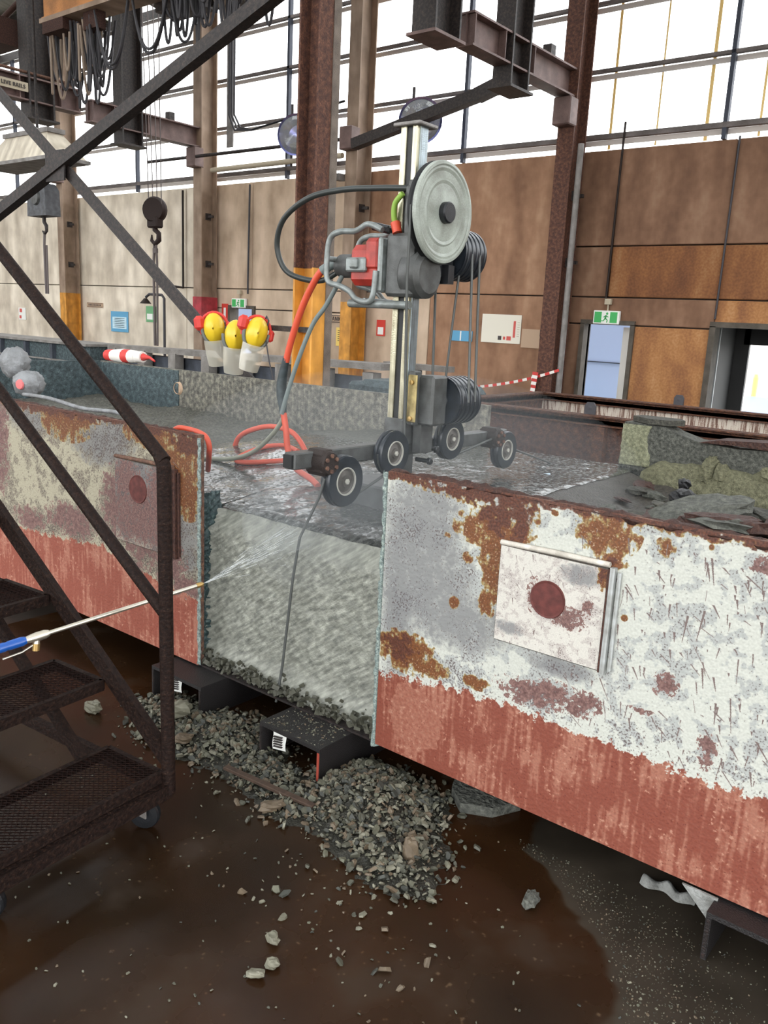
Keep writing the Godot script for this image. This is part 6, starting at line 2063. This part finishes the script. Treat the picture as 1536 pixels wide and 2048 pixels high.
	t = thing("striped_sleeve", "red and white striped sleeve lying on the rear rim of the bath", "sleeve", (a + b) / 2)
	for k in 6:
		mb = MB.new()
		mb.tube([a.lerp(b, k / 6.0), a.lerp(b, (k + 1) / 6.0)], [0.075 - 0.006 * absf(k - 3.0) - 0.004 * (k % 2), 0.075 - 0.006 * absf(k - 2.0)], 12)
		part("stripe", mb, M.tape_red if k % 3 == 0 else M.tape_white, t)
	mb = MB.new()
	mb.tube([b, b + Vector3(0.1, 0.0, -0.01), b + Vector3(0.18, -0.03, -0.01)], [0.04, 0.015, 0.01], 8)
	part("tail", mb, M.tape_red, t)
	# white sacks at the left end of the front rim
	for s in [[Vector3(-5.50, 1.47, -3.0), Vector3(0.12, 0.09, 0.10), "white plastic sack with a pink mark on the bath rim behind the stair"], [Vector3(-5.86, 1.58, -3.1), Vector3(0.11, 0.11, 0.1), "second white plastic sack behind the stair handrail"]]:
		t = thing("plastic_sack", s[2], "sack", s[0] - Vector3(0, 0.1, 0))
		mb = MB.new()
		sack(mb, s[0], s[1], int(s[1].x * 1000))
		part("bag", mb, M.sack_white, t)
		if s[0].x > -5.6:
			mb = MB.new()
			mb.lathe([[0.035, 0.0], [0.03, 0.01], [0.0, 0.012]], s[0] + Vector3(0.05, 0.0, 0.09), Vector3(0.3, 0, 1), 14)
			part("pink_mark", mb, M.print_pink, t)
	hose("pale_pipe", [Vector3(-5.3, 1.42, -2.85), Vector3(-4.95, 1.43, -2.82), Vector3(-4.6, 1.40, -2.84), Vector3(-4.3, 1.41, -2.85), Vector3(-4.1, 1.40, -2.86)], 0.012, M.sack_white, "pale thin pipe lying along the rusted rim behind the stair", "pipe")

func _ready() -> void:
	# camera
	var cam := Camera3D.new()
	cam.name = "camera"
	cam.fov = 62.46
	cam.near = 0.05
	cam.far = 200.0
	cam.transform = Transform3D(Basis(Vector3(0.7767, 0.0480, -0.6281), Vector3(-0.1752, 0.9742, -0.1421), Vector3(0.6051, 0.2204, 0.7651)).orthonormalized(), Vector3(0, 2.0, 0))
	add_child(cam)
	cam.current = true
	# overcast sky, the hall's only light
	var sm := ProceduralSkyMaterial.new()
	sm.sky_top_color = Color(0.90, 0.915, 0.93)
	sm.sky_horizon_color = Color(0.95, 0.95, 0.945)
	sm.ground_horizon_color = Color(0.55, 0.54, 0.52)
	sm.ground_bottom_color = Color(0.40, 0.39, 0.37)
	sm.energy_multiplier = 1.0
	var sky := Sky.new()
	sky.sky_material = sm
	var env := Environment.new()
	env.background_mode = Environment.BG_SKY
	env.sky = sky
	env.background_energy_multiplier = 5.0
	env.tonemap_mode = Environment.TONE_MAPPER_LINEAR
	env.tonemap_exposure = 1.6
	env.sdfgi_enabled = true
	env.ssao_enabled = true
	env.ssil_enabled = true
	env.volumetric_fog_enabled = true
	env.volumetric_fog_density = 0.0
	var we := WorldEnvironment.new()
	we.name = "environment"
	we.environment = env
	add_child(we)
	textures()
	materials()
	mat("blue_dark", C8(78, 84, 96), 0.7, 0.0, T.blotch, 1.0)
	mat("chip_mix", C8(138, 134, 118), 0.6, 0.0, T.blotch, 9.0)
	build_floor()
	build_walls()
	build_window()
	build_doors()
	build_signs()
	build_frame()
	build_kettle()
	build_supports()
	build_saw()
	build_stair()
	build_hoses()
	build_helmets()
	build_lance()
	build_crane()
	build_background()
	build_rubble()
